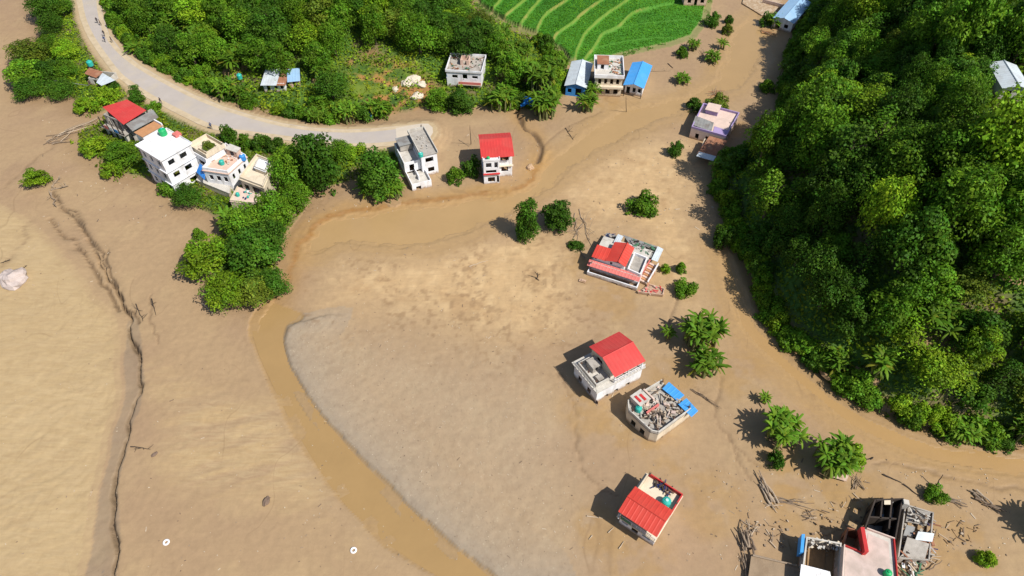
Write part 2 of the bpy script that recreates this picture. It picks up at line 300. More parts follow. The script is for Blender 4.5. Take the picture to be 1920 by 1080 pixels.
def jitter(X, Y):
    return X+1.1*fbm(X/5, Y/5, 21, 3)+0.35*vnoise(X/0.9, Y/0.9, 22), Y+1.1*fbm(X/5, Y/5, 31, 3)+0.35*vnoise(X/0.9, Y/0.9, 32)
def land(X, Y):
    """height and the signed distances that colour the ground"""
    X = np.asarray(X, float); Y = np.asarray(Y, float); J, K = jitter(X, Y)
    J2 = X+0.6*fbm(X/7, Y/7, 23, 2); K2 = Y+0.6*fbm(X/7, Y/7, 33, 2)
    d = {}
    for n, p, far in (('road', ROAD, 12), ('top', TOPHILL, 70), ('rice', RICE, 12), ('rh', RHILL, 90), ('isl', ISLAND, 10), ('pen', PENIN, 10)): d[n] = sd_poly(X, Y, p, far)
    for n, p, far in (('low', CH_LOW, 14), ('pool', POOL, 14), ('cr', CH_RIGHT, 14), ('silt', SILT, 20), ('sa', SAND_A, 25), ('sb', SAND_B, 25), ('fan', FANL, 30), ('fm', FANM, 14), ('wet', WETB, 8)):
        d[n] = sd_poly(J, K, p, far) if n in ('sa', 'sb', 'fm', 'pool') else sd_poly(J2, K2, p, far)
    d['clear'] = sd_poly(X, Y, CLEAR, 12)
    calm = sstep(np.minimum(np.minimum(np.abs(d['low']), np.abs(d['pool'])), np.abs(d['cr'])), 0, 5)
    z = 0.16*fbm(X/16, Y/16, 1, 3)*(0.25+0.75*calm)+0.05*fbm(X/3.0, Y/3.0, 2, 4)+0.03*calm*vnoise(X/0.8, Y/0.8, 5)
    # braided flow relief
    WX = X+3*fbm(X/13, Y/13, 45, 2); WY = Y+3*fbm(X/13, Y/13, 46, 2)
    z = z+0.045*sstep(-d['fan'], -1, 8)*sstep(fbm(X/18, Y/18, 47, 2), -0.35, 0.2)*(1-np.abs(fbm((WX*0.75+WY*0.66)/6, (WX*0.66-WY*0.75)/1.0, 11, 3))*2)
    z = z+0.06*sstep(-d['fm'], -2, 4)*(1-np.abs(fbm((X*0.95+Y*0.3)/9, (X*0.3-Y*0.95)/1.3, 12, 3))*2)
    z = z+0.010*sstep(-d['silt'], -1, 6)*fbm((X*0.55+Y*0.83)/2.4, (X*0.83-Y*0.55)/0.8, 13, 3)
    z = z+0.10*sstep(-np.minimum(d['sa'], d['sb']), -2, 6)*fbm(X/2.2, Y/2.2, 14, 4)
    # grey silt stands as a low terrace over the lower channel
    z = z+0.35*sstep(-d['silt'], -0.05, 0.35)*np.exp(-np.maximum(-d['silt'], 0)/14)*(1-sstep(d['low'], 2.5, 9))
    z = z-0.5*sstep(-d['low'], -0.3, 0.4)-0.36*sstep(-d['pool'], -0.5, 3.0)-0.38*sstep(-d['cr'], -0.5, 3.2)
    ds, ss = dist_line(J, K, SHORE); d['shore'] = ds; z = z+0.25*np.exp(-(np.maximum(ds-0.5, 0)/5)**2)*(ss > 0)
    # crack: the left side dropped
    jj = 0.5*vnoise(X/2.8, Y/2.8, 41)+0.14*vnoise(X/0.8, Y/0.8, 42)
    dc, sc_ = dist_line(X+jj, Y+jj, CRACK); d['crack'] = dc; d['cside'] = sc_
    dep = sstep(130-Y, 0, 50)
    z = z-np.where(sc_ < 0, 0.7*dep*np.exp(-dc/9), 0)-0.95*(1-sstep(dc, 0.08, 0.30+0.28*sstep(90-Y, 0, 50)))*(0.4+0.6*dep)
    for c, w, dp in ((CRACK2, 0.36, 0.6), (CRACK3, 0.34, 0.5), (CRACK4, 0.4, 0.5), (CRACK5, 0.34, 0.4), (BROOK, 0.7, 0.6)):
        dd, _ = dist_line(X+jj, Y+jj, c); d['crack'] = np.minimum(d['crack'], dd+0.05); z = z-dp*(1-sstep(dd, 0.1, w))
        if c is BROOK: d['brook'] = dd
    d['rill'] = np.full(X.shape, 99.0)
    for c in RILLS:
        dd, _ = dist_line(X+jj*2, Y+jj*2, c); d['rill'] = np.minimum(d['rill'], dd); z = z-0.12*(1-sstep(dd, 0.05, 0.4))
    # raised land
    z = z+0.9*sstep(-d['pen'], -0.5, 3.5)+0.8*sstep(-d['isl'], -0.5, 3.5)
    r = 1-sstep(d['road'], 0.0, 4.0); z = z*(1-r)+ROAD_Z*r-0.06*(d['road'] < 0.6)
    t = np.maximum(-d['top'], 0); z = z+np.minimum(0.08*t+0.0062*t*t, 24+0.05*t)+1.6*fbm(X/14, Y/14, 51, 3)*sstep(t, 8, 25)
    h = np.maximum(-d['rh'], 0); z = z+30*(1-np.exp(-h/26))+8*fbm(X/27, Y/27, 61, 3)*sstep(h, 6, 30)
    # rice terraces with bunds
    ri = sstep(-d['rice'], -0.6, 1.2); db = np.full(X.shape, 99.0)
    for c in BUNDS:
        dd, s_ = dist_line(X+jj*0.6, Y+jj*0.6, c); db = np.minimum(db, dd)
        z = z+ri*np.where(s_ > 0, 0.55, 0.0)*sstep(14-dd, 0, 8)
    dt = np.full(X.shape, 99.0)
    for c in THINB: dt = np.minimum(dt, dist_line(X, Y, c)[0])
    d['bund'] = db; d['thin'] = dt
    z = z+ri*(0.35+0.35*(1-sstep(db, 0.15, 0.6))+0.12*(1-sstep(dt, 0.1, 0.4)))
    return z, d
def grid(A, x, y):
    """bilinear look-up in the ground sheet"""
    i = np.clip(np.searchsorted(xs, x)-1, 0, nx-2); j = np.clip(np.searchsorted(ys, y)-1, 0, ny-2)
    u = np.clip((x-xs[i])/(xs[i+1]-xs[i]), 0, 1); v = np.clip((y-ys[j])/(ys[j+1]-ys[j]), 0, 1)
    return (A[j, i]*(1-u)+A[j, i+1]*u)*(1-v)+(A[j+1, i]*(1-u)+A[j+1, i+1]*u)*v
def gz(x, y):
    return float(grid(Z, np.array([x]), np.array([y]))[0])
class Look(dict):
    def __init__(s, x, y): s.x = x; s.y = y
    def __missing__(s, k): s[k] = grid(D[k], s.x, s.y); return s[k]
def look(x, y):
    return grid(Z, x, y), Look(x, y)
def atg(px, py):
    z = 0.0
    for _ in range(14):
        x, y = at(px, py, z); z = 0.5*z+0.5*gz(x, y)
    x, y = at(px, py, z)
    return x, y, gz(x, y)

# ------------------------------------------------------------------ ground sheet
def axis(fine, lo, hi, mids):
    a = [lo]
    while a[-1] < hi:
        s = fine
        for (m0, m1, st) in mids:
            if m0 <= a[-1] < m1: s = st
        a.append(a[-1]+s)
    left = [lo-g for g in (900, 500, 260, 130, 60, 25, 10, 4)]; right = [a[-1]+g for g in (4, 10, 25, 60, 130, 260, 500, 900)]
    return np.array(left+a+right)
xs = axis(0.6, -172, 172, [(-78, 66, 0.34), (-76, -44, 0.2)]); ys = axis(0.55, 14, 232, [(24, 112, 0.3)])
GX, GY = np.meshgrid(xs, ys); Z, D = land(GX, GY)
nx, ny = len(xs), len(ys)
def cmix(c, m, k): return c*(1-m[..., None])+np.array(k)*m[..., None]
n20 = fbm(GX/22, GY/22, 3); n6 = fbm(GX/6, GY/6, 4); n2 = fbm(GX/2, GY/2, 6); n07 = fbm(GX/0.7, GY/0.7, 8, 2)
c = np.zeros(GX.shape+(3,))+np.array(S(194, 163, 124))
c = cmix(c, sstep(n20, -0.2, 0.35)*0.6, S(182, 150, 118))
c = cmix(c, sstep(n6, 0.0, 0.5)*0.4, S(206, 176, 132))
WX = GX+3*fbm(GX/13, GY/13, 45, 2); WY = GY+3*fbm(GX/13, GY/13, 46, 2); fl = fbm((WX*0.75+WY*0.66)/7, (WX*0.66-WY*0.75)/1.1, 15, 4)*0.6+0.6*fbm(GX/14, GY/14, 48, 3)
m = sstep(-D['fan'], -0.5, 2.5); c = cmix(c, m, S(206, 177, 130)); c = cmix(c, m*sstep(fl, -0.05, 0.45)*0.45, S(216, 188, 142)); c = cmix(c, m*sstep(-fl, 0.05, 0.5)*0.35, S(190, 161, 121))
f2 = fbm((GX*0.95+GY*0.3)/11, (GX*0.3-GY*0.95)/1.5, 16, 4)
m = sstep(-D['fm'], -3, 4)*0.85; c = cmix(c, m*sstep(f2, -0.25, 0.2), S(206, 174, 126)); c = cmix(c, m*sstep(-f2, 0.0, 0.4)*0.5, S(180, 148, 112))
m = sstep(-D['silt']+4*n6+3*n20, -6.0, 13.0)*0.8; f3 = fbm((GX*0.55+GY*0.83)/1.6, (GX*0.83-GY*0.55)/0.7, 17, 4)*0.8+0.4*n2
w = sstep(D['low'], 2, 12); m2 = sstep(-D['silt'], -0.1, 0.4)*(1-w)+m*w; m2silt = m2; c = cmix(c, m2, S(194, 169, 137)); c = cmix(c, m2*sstep(f3, 0.0, 0.5)*0.3, S(206, 184, 150)); c = cmix(c, m2*sstep(-f3, 0.05, 0.5)*0.28, S(176, 153, 125))
edge = np.exp(-np.maximum(-D['silt'], 0)/4)*(D['silt'] < 0.3)*(D['low'] < 9); c = cmix(c, edge*0.6, S(166, 156, 142))
for k in ('sa', 'sb'):
    m = sstep(-D[k], -4, 7); c = cmix(c, m*0.9, S(226, 190, 140)); c = cmix(c, m*sstep(n2, 0.05, 0.5)*0.7, S(237, 203, 153)); c = cmix(c, m*sstep(-n2+0.6*n6, 0.2, 0.65)*0.65, S(194, 157, 112))
spk = sstep(fbm(GX/0.9, GY/0.9, 18, 3), 0.1, 0.45)*sstep(n6+0.25, -0.1, 0.3)*sstep(-D['sa'], -12, 0); c = cmix(c, spk*0.55, S(160, 128, 92))
for k, col in (('pool', (200, 165, 116)), ('low', (190, 154, 102)), ('cr', (200, 163, 112))):
    c = cmix(c, sstep(-D[k], *((-0.6, 0.3) if k == 'low' else (-4.5, 1.5))), S(*col))
m = np.exp(-(D['shore']/3.2)**2)*0.7; c = cmix(c, m, S(204, 162, 106)); m = np.exp(-(D['shore']/0.55)**2)*0.8; c = cmix(c, m, S(160, 112, 52))
c = cmix(c, np.exp(-(D['brook']/2.6)**2)*0.6, S(206, 162, 96)); c = cmix(c, np.exp(-(D['brook']/0.5)**2)*0.9, S(104, 72, 36))
m = sstep(-D['wet'], -0.5, 0.6); c = cmix(c, m*0.9, S(136, 128, 116))
c = cmix(c, (1-sstep(D['crack'], 0.08, 0.34+0.22*sstep(90-GY, 0, 50)))*0.9, S(84, 68, 52)); c = cmix(c, (1-sstep(D['crack'], 0.3, 1.8))*0.2, S(150, 126, 98))
c = cmix(c, (1-sstep(D['rill'], 0.05, 0.38))*0.55, S(134, 108, 80)); c = cmix(c, np.exp(-(D['rill']/1.6)**2)*0.2, S(176, 146, 112))
c = cmix(c, sstep(n07, 0.1, 0.6)[...]*0.12, S(150, 122, 92))
for px_, py_, r_ in ((1105, 770, 5), (1175, 800, 4.5), (1240, 845, 4), (1150, 560, 5.5), (1095, 500, 4), (1190, 1045, 5), (1120, 985, 4), (1540, 905, 5), (1500, 940, 6), (1260, 700, 4), (1480, 870, 5), (925, 365, 5), (1140, 190, 4), (1365, 235, 6), (1620, 930, 5), (1330, 940, 6), (1800, 1020, 6), (1390, 700, 5)):
    wx_, wy_ = at(px_, py_); dd_ = np.hypot(GX-wx_+1.5*n6, GY-wy_+1.5*n2); m = sstep(1.15-dd_/r_, 0, 0.6); c = cmix(c, m*0.55*sstep(n2+0.4, 0, 0.5), S(190, 152, 96))
bank = np.minimum(np.minimum(D['pen'], D['isl']), np.minimum(D['top'], D['rh']))
c = cmix(c, np.exp(-(np.maximum(bank, 0)/2.0)**2)*0.35, S(150, 118, 78))
green = np.array((0.055, 0.115, 0.014)); soil = np.array((0.17, 0.11, 0.06))
gm = np.maximum(np.maximum(sstep(-D['pen'], 0.2, 1.6), sstep(-D['isl'], 0.2, 1.6)), np.maximum(sstep(-D['top'], 0.4, 2), sstep(-D['rh'], 0.6, 2.5)))
gc = green*(1+0.5*n2[..., None]); gc = cmix(gc, sstep(n6, 0.15, 0.5)*0.7, soil)
cl = sstep(-D['clear'], -2, 3); gc = cmix(gc, cl*sstep(n6*0.6+n2*0.6, -0.15, 0.3)*0.85, (0.36, 0.16, 0.055)); gc = cmix(gc, cl*sstep(-n6, 0.1, 0.5)*0.6, (0.16, 0.20, 0.02))
c = c*(1-gm[..., None])+gc*gm[..., None]
verge = (1-sstep(D['road']+0.5*n2, 0.1, 1.3)); c = cmix(c, verge*0.85, S(214, 190, 150))
ri = sstep(-D['rice'], -0.4, 0.5)
rc = np.zeros_like(c)+np.array((0.032, 0.150, 0.008)); rc = cmix(rc, sstep(n20+0.3*n2, -0.1, 0.4)*0.6, (0.06, 0.21, 0.010)); rc = cmix(rc, (1-sstep(D['bund'], 0.08, 0.36))*0.85, (0.16, 0.22, 0.03)); rc = cmix(rc, (1-sstep(D['thin'], 0.1, 0.5))*0.6, (0.07, 0.20, 0.015))
rc = cmix(rc, sstep(np.abs(n6), 0.25, 0.5)*(1-sstep(D['bund'], 0.1, 0.45))*0.5, (0.28, 0.20, 0.06))
c = c*(1-ri[..., None])+rc*ri[..., None]
wet = np.maximum(np.maximum(sstep(-D['wet'], -1, 0.5)*0.8, np.exp(-(D['shore']/1.6)**2)*0.7), np.maximum(1-sstep(np.minimum(np.minimum(np.abs(D['low']), np.abs(D['pool'])), np.abs(D['cr'])), 0.5, 3), sstep(n20, 0.0, 0.4)*0.35))*(1-gm)
me = bpy.data.meshes.new('ground')
idx = np.arange(nx*ny).reshape(ny, nx); q = np.stack([idx[:-1, :-1], idx[:-1, 1:], idx[1:, 1:], idx[1:, :-1]], -1).reshape(-1, 4)
def np_mesh(me, V, Q, smooth=False):
    me.vertices.add(len(V)); me.vertices.foreach_set('co', np.ascontiguousarray(V, dtype=np.float32).ravel())
    me.loops.add(Q.size); me.loops.foreach_set('vertex_index', Q.astype(np.int32).ravel())
    me.polygons.add(len(Q)); me.polygons.foreach_set('loop_start', (np.arange(len(Q))*Q.shape[1]).astype(np.int32))
    if smooth: me.polygons.foreach_set('use_smooth', np.ones(len(Q), bool))
    me.update(calc_edges=True)
np_mesh(me, np.stack([GX, GY, Z], -1).reshape(-1, 3), q, True)
a = me.attributes.new('zone', 'FLOAT_COLOR', 'POINT'); a.data.foreach_set('color', np.concatenate([np.clip(c, 0.003, 1), wet[..., None]], -1).astype(np.float32).ravel())
mudm = (1-gm)*(1-ri)*(1-verge*0.8); a = me.attributes.new('mask', 'FLOAT_COLOR', 'POINT'); a.data.foreach_set('color', np.stack([mudm, m2silt*mudm, sstep(-D['fan'], -1, 4)*mudm+sstep(-D['fm'], -2, 3)*mudm, mudm], -1).astype(np.float32).ravel())
gm_ = bpy.data.materials.new('mud_and_soil'); gm_.use_nodes = True; t = gm_.node_tree; p = t.nodes['Principled BSDF']; p.inputs['Specular IOR Level'].default_value = 0.35
at_ = t.nodes.new('ShaderNodeAttribute'); at_.attribute_name = 'zone'; tc = t.nodes.new('ShaderNodeTexCoord')
n1 = t.nodes.new('ShaderNodeTexNoise'); n1.inputs['Scale'].default_value = 1.1; n1.inputs['Detail'].default_value = 9; n1.inputs['Roughness'].default_value = 0.7; t.links.new(tc.outputs['Object'], n1.inputs['Vector'])
r1 = t.nodes.new('ShaderNodeMapRange'); r1.inputs[1].default_value = 0.3; r1.inputs[2].default_value = 0.7; r1.inputs[3].default_value = 0.92; r1.inputs[4].default_value = 1.08; t.links.new(n1.outputs['Fac'], r1.inputs[0])
mx = t.nodes.new('ShaderNodeMix'); mx.data_type = 'RGBA'; mx.blend_type = 'MULTIPLY'; mx.inputs[0].default_value = 1; t.links.new(at_.outputs['Color'], mx.inputs[6]); t.links.new(r1.outputs[0], mx.inputs[7]); mk = t.nodes.new('ShaderNodeAttribute'); mk.attribute_name = 'mask'; sm_ = t.nodes.new('ShaderNodeSeparateColor'); t.links.new(mk.outputs['Color'], sm_.inputs[0])
def N(kind, **kw):
    n_ = t.nodes.new('ShaderNode'+kind)
    for k_, v_ in kw.items(): n_.inputs[k_].default_value = v_
    return n_
def math_(op, a_, b_=None, c_=None):
    n_ = t.nodes.new('ShaderNodeMath'); n_.operation = op
    for i_, v_ in enumerate((a_, b_, c_)):
        if v_ is None: continue
        if isinstance(v_, (int, float)): n_.inputs[i_].default_value = v_
        else: t.links.new(v_, n_.inputs[i_])
    return n_.outputs[0]
def ramp(x_, a_, b_, lo=0.0, hi=1.0):
    n_ = t.nodes.new('ShaderNodeMapRange'); n_.interpolation_type = 'SMOOTHSTEP'
    for i_, v_ in ((1, a_), (2, b_), (3, lo), (4, hi)): n_.inputs[i_].default_value = v_
    t.links.new(x_, n_.inputs[0]); return n_.outputs[0]
def noise(scale, detail=4, rough=0.55, dist=0.0, loc=(0, 0, 0), rot=0.0, sc=(1, 1, 1)):
    m_ = t.nodes.new('ShaderNodeMapping'); m_.inputs['Location'].default_value = loc; m_.inputs['Rotation'].default_value = (0, 0, rot); m_.inputs['Scale'].default_value = sc; t.links.new(tc.outputs['Object'], m_.inputs[0])
    n_ = N('TexNoise', Scale=scale, Detail=detail, Roughness=rough, Distortion=dist); t.links.new(m_.outputs[0], n_.inputs['Vector']); return n_.outputs['Fac']
def blend(col_, fac_, rgb):
    x_ = t.nodes.new('ShaderNodeMix'); x_.data_type = 'RGBA'; t.links.new(fac_, x_.inputs[0]); t.links.new(col_, x_.inputs[6]); x_.inputs[7].default_value = (*rgb, 1); return x_.outputs[2]
base = mx.outputs[2]; MUD = sm_.outputs[0]; SILT_ = sm_.outputs[1]; FAN_ = sm_.outputs[2]
# thin rivulet lines left by draining water, at two sizes
ln1 = math_('MULTIPLY', ramp(math_('ABSOLUTE', math_('SUBTRACT', noise(0.055, 2.5, 0.45, 0.5, (3, 1, 0), 0.9, (1, 0.6, 1)), 0.5)), 0.0, 0.005, 1, 0), ramp(noise(0.06, 2, 0.5, 0, (9, 4, 0)), 0.47, 0.58))
ln2 = math_('MULTIPLY', ramp(math_('ABSOLUTE', math_('SUBTRACT', noise(0.26, 2.5, 0.45, 1.0, (1, 7, 0), 0.7, (1, 0.4, 1)), 0.5)), 0.0, 0.018, 1, 0), ramp(noise(0.09, 2, 0.5, 0, (2, 8, 0)), 0.44, 0.58))
lines = math_('MULTIPLY', math_('MAXIMUM', math_('MULTIPLY', ln1, 0.26), math_('MULTIPLY', ln2, 0.10)), MUD)
# streaks drawn out along the flow
st1 = ramp(noise(1.0, 7, 0.65, 0.9, (4, 4, 0), 0.75, (0.28, 1.5, 1)), 0.36, 0.68); st2 = ramp(noise(1.0, 7, 0.65, 0.9, (8, 2, 0), -0.35, (0.24, 1.7, 1)), 0.38, 0.66)
base = blend(base, math_('MULTIPLY', math_('MULTIPLY', st1, FAN_), 0.5), S(222, 195, 150)); base = blend(base, math_('MULTIPLY', math_('MULTIPLY', math_('SUBTRACT', 1.0, st2), math_('SUBTRACT', MUD, SILT_)), 0.20), S(176, 147, 114))
base = blend(base, lines, S(140, 112, 80))
# gravel grit on the silt and coarse curls on the sand
vo = N('TexVoronoi', Scale=2.3, Randomness=1.0); t.links.new(tc.outputs['Object'], vo.inputs['Vector']); grit = math_('MULTIPLY', ramp(vo.outputs['Distance'], 0.12, 0.38, 1, 0), ramp(noise(0.7, 5, 0.7), 0.50, 0.62))
base = blend(base, math_('MULTIPLY', math_('MULTIPLY', grit, SILT_), 0.42), S(226, 208, 178)); gr2 = ramp(noise(2.4, 6, 0.75, 0, (5, 5, 0), 0.9, (1, 0.6, 1)), 0.54, 0.68)
base = blend(base, math_('MULTIPLY', math_('MULTIPLY', gr2, SILT_), 0.5), S(150, 128, 104))
t.links.new(base, p.inputs['Base Color'])
r2 = t.nodes.new('ShaderNodeMapRange'); r2.inputs[3].default_value = 0.9; r2.inputs[4].default_value = 0.45; t.links.new(at_.outputs['Alpha'], r2.inputs[0]); t.links.new(r2.outputs[0], p.inputs['Roughness'])
nb = t.nodes.new('ShaderNodeTexNoise'); nb.inputs['Scale'].default_value = 2.2; nb.inputs['Detail'].default_value = 8; nb.inputs['Roughness'].default_value = 0.62; t.links.new(tc.outputs['Object'], nb.inputs['Vector'])
b = t.nodes.new('ShaderNodeBump'); b.inputs['Strength'].default_value = 0.28; b.inputs['Distance'].default_value = 0.1; t.links.new(nb.outputs['Fac'], b.inputs['Height']); t.links.new(b.outputs[0], p.inputs['Normal'])
me.materials.append(gm_)
go = bpy.data.objects.new('ground', me); COL.objects.link(go); struct(go, label='tan flood mud and silt spread over the valley floor')

# ------------------------------------------------------------------ water and road sheets
def grow_poly(P, g):
    n = len(P); V = [Vector(p) for p in P]; ar = sum(V[i].x*V[(i+1) % n].y-V[(i+1) % n].x*V[i].y for i in range(n)); out = []
    for i in range(n):
        d_ = (V[(i+1) % n]-V[i-1]).normalized(); out.append(tuple(V[i]+Vector((d_.y, -d_.x))*(g if ar > 0 else -g)))
    return out
def sheet_poly(name, poly, z, m, kind='structure', label=None):
    poly = grow_poly(poly, 0.7); mb = MB(); mb.face([(x, y, z) for x, y in poly]); o = mb.build(name, m); 
    if o.data.polygons[0].normal.z < 0: o.data.flip_normals()
    return struct(o, kind, label)
def water_mat(name, col):
    m = mat(name, col, 0.22, 0.07, 0.12, 0.0, spec=0.35); t = m.node_tree; p = t.nodes['Principled BSDF']
    tc = t.nodes.new('ShaderNodeTexCoord'); n = t.nodes.new('ShaderNodeTexNoise'); n.inputs['Scale'].default_value = 0.9; n.inputs['Detail'].default_value = 5; t.links.new(tc.outputs['Object'], n.inputs['Vector'])
    b = t.nodes.new('ShaderNodeBump'); b.inputs['Strength'].default_value = 0.12; b.inputs['Distance'].default_value = 0.15; t.links.new(n.outputs['Fac'], b.inputs['Height']); t.links.new(b.outputs[0], p.inputs['Normal'])
    return m
sheet_poly('channel_water', CH_LOW, -0.17, water_mat('ochre_flood_water', S(190, 155, 104)), label='ochre muddy water in the channel curving to the bottom edge')
sheet_poly('flood_pool', POOL, -0.17, water_mat('tan_flood_water', S(200, 165, 115)), label='tan muddy water fanning out below the road end')
sheet_poly('side_channel_water', CH_RIGHT, -0.17, water_mat('amber_flood_water', S(200, 162, 110)), label='amber muddy water along the foot of the wooded hill')
ASPH = mat('dusty_asphalt', S(208, 197, 188), 0.85, 0.08, 0.25, 0.25, 6, 0.5, S(222, 206, 178))
mb = MB(); mb.prism(ROAD, ROAD_Z-0.5, ROAD_Z+0.02); struct(mb.build('road', ASPH), label='pale dusty asphalt road ending at the flood')
tip = pw([(742, 240), (790, 232), (803, 232), (811, 239), (812, 248), (806, 258), (795, 262), (775, 267), (744, 270)], ROAD_Z)
mb = MB(); mb.face([(x, y, ROAD_Z+0.03) for x, y in tip[::-1]]); struct(mb.build('road_silt', mat('pale_road_silt', S(232, 218, 198), 0.9, 0.08, 0.4, 0.2, 6)), label='pale dried silt over the broken road end')
def offset_strip(line, w0, w1, z, name, m, label):
    P = [Vector((x, y)) for x, y in line]; mb = MB()
    n = []
    for i in range(len(P)):
        dvec = (P[min(i+1, len(P)-1)]-P[max(i-1, 0)]).normalized(); n.append(Vector((-dvec.y, dvec.x)))
    for i in range(len(P)-1):
        mb.face([(*(P[i]+n[i]*w0), z), (*(P[i+1]+n[i+1]*w0), z), (*(P[i+1]+n[i+1]*w1), z), (*(P[i]+n[i]*w1), z)])
    o = mb.build(name, m)
    return struct(o, label=label)
SHO = mat('sandy_shoulder', S(226, 205, 172), 0.9, 0.12, 0.6, 0.3, 5, 0.5, S(190, 168, 130))
offset_strip(smooth_line(pw(ROAD_UP[1:], ROAD_Z), 3), -0.05, -1.15, ROAD_Z+0.026, 'road_shoulder', SHO, 'sandy shoulder along the wooded side of the road')
offset_strip(smooth_line(pw(ROAD_LO[:-1], ROAD_Z), 3), -0.05, -1.5, ROAD_Z+0.026, 'road_shoulder', SHO, 'sandy shoulder along the house side of the road')

# ------------------------------------------------------------------ vegetation
def quads(name, C, N, size, aspect, tint, m, rng, droop=0.0):
    """one mesh of leaf-sized faces: centres, facing directions, sizes"""
    n = len(C); N = N/np.linalg.norm(N, axis=1, keepdims=True)
    r = rng.normal(size=(n, 3)); U = r-(r*N).sum(1, keepdims=True)*N; U /= np.linalg.norm(U, axis=1, keepdims=True); W = np.cross(N, U)
    a = (size*0.5)[:, None]; b = a*(aspect[:, None] if np.ndim(aspect) else aspect)
    V = np.stack([C-U*a, C-W*b+N*a*0.25, C+U*a, C+W*b+N*a*0.25], 1).reshape(-1, 3)
    me = bpy.data.meshes.new(name); np_mesh(me, V, np.arange(4*n).reshape(n, 4))
    t = me.attributes.new('tint', 'FLOAT_COLOR', 'POINT'); T = np.repeat(np.concatenate([tint, np.ones((n, 1))], 1), 4, 0)
    t.data.foreach_set('color', T.astype(np.float32).ravel()); me.materials.append(m); return me
def crown_mesh(seed, R, z0, z1, nl, per, leaf, spread=0.6, flat=1.0):
    """leaf clumps spread over uneven lobes; crown spans z0..z1 and radius R"""
    rng = np.random.default_rng(seed); cz = (z0+z1)/2; hz = (z1-z0)/2
    C = []; N = []; T = []
    k = 0
    while k < nl:
        v = rng.normal(size=3); v /= np.linalg.norm(v)
        if v[2] < -0.55: continue
        rr = rng.uniform(0.25, 1.0)**0.6; w = rng.uniform(0.72, 1.05)
        lr = rng.uniform(0.20, 0.38)*R*(1.25-0.5*rr)
        c = np.array([v[0]*R*rr*spread*1.25*w, v[1]*R*rr*spread*1.25*w, cz+v[2]*hz*rr*0.85])
        n = int(per*rng.uniform(0.7, 1.3)*(lr/(0.3*R))**2)
        d = rng.normal(size=(n, 3)); d /= np.linalg.norm(d, axis=1, keepdims=True); d[:, 2] = np.where(d[:, 2] < -0.35, -d[:, 2], d[:, 2])
        s = rng.uniform(0.72, 1.08, (n, 1))
        p = c+d*lr*s*np.array([1, 1, 0.8*flat]); C.append(p); N.append(d+rng.normal(size=(n, 3))*0.55+np.array([0, 0, 0.35]))
        br = rng.uniform(0.72, 1.3); hu = rng.uniform(-0.14, 0.2)
        f = (br*rng.uniform(0.7, 1.3, (n, 1)))*np.ones((n, 3)); f[:, 0] *= 1+hu+rng.uniform(-0.1, 0.15, n); T.append(f); k += 1
    C = np.concatenate(C); N = np.concatenate(N); T = np.concatenate(T)
    q_ = np.percentile(np.hypot(C[:, 0], C[:, 1]), 96); C[:, :2] *= R/q_; lo, hi = np.percentile(C[:, 2], [1, 99]); C[:, 2] = z0+(C[:, 2]-lo)*(z1-z0)/(hi-lo)
    sz = leaf*rng.uniform(0.6, 1.35, len(C))
    return quads('crown', C, N, sz, rng.uniform(0.45, 0.8, len(C)), T, L_MID, rng)
def trunk_mesh(seed, h, r, limbs=5, R=3.0):
    rnd = random.Random(seed); mb = MB(); pts = [(0, 0, -0.8)]; x = y = 0
    for k in range(1, 5):
        x += rnd.uniform(-.18, .18); y += rnd.uniform(-.18, .18); pts.append((x, y, h*k/4))
    mb.path(pts, [r*1.35, r, r*.85, r*.7, r*.4], 8)
    for k in range(limbs):
        a = rnd.uniform(0, 6.28); z = h*rnd.uniform(.4, .85); i = min(3, int(z/h*4)); b = pts[i]
        e = (b[0]+math.cos(a)*R*.55, b[1]+math.sin(a)*R*.55, z+h*.28); mid = ((b[0]+e[0])/2+rnd.uniform(-.2, .2), (b[1]+e[1])/2, (z+e[2])/2+.15)
        mb.path([(b[0], b[1], z*.92), mid, e], [r*.45, r*.32, r*.12], 6)
    return mb.mesh('trunk', BARK)
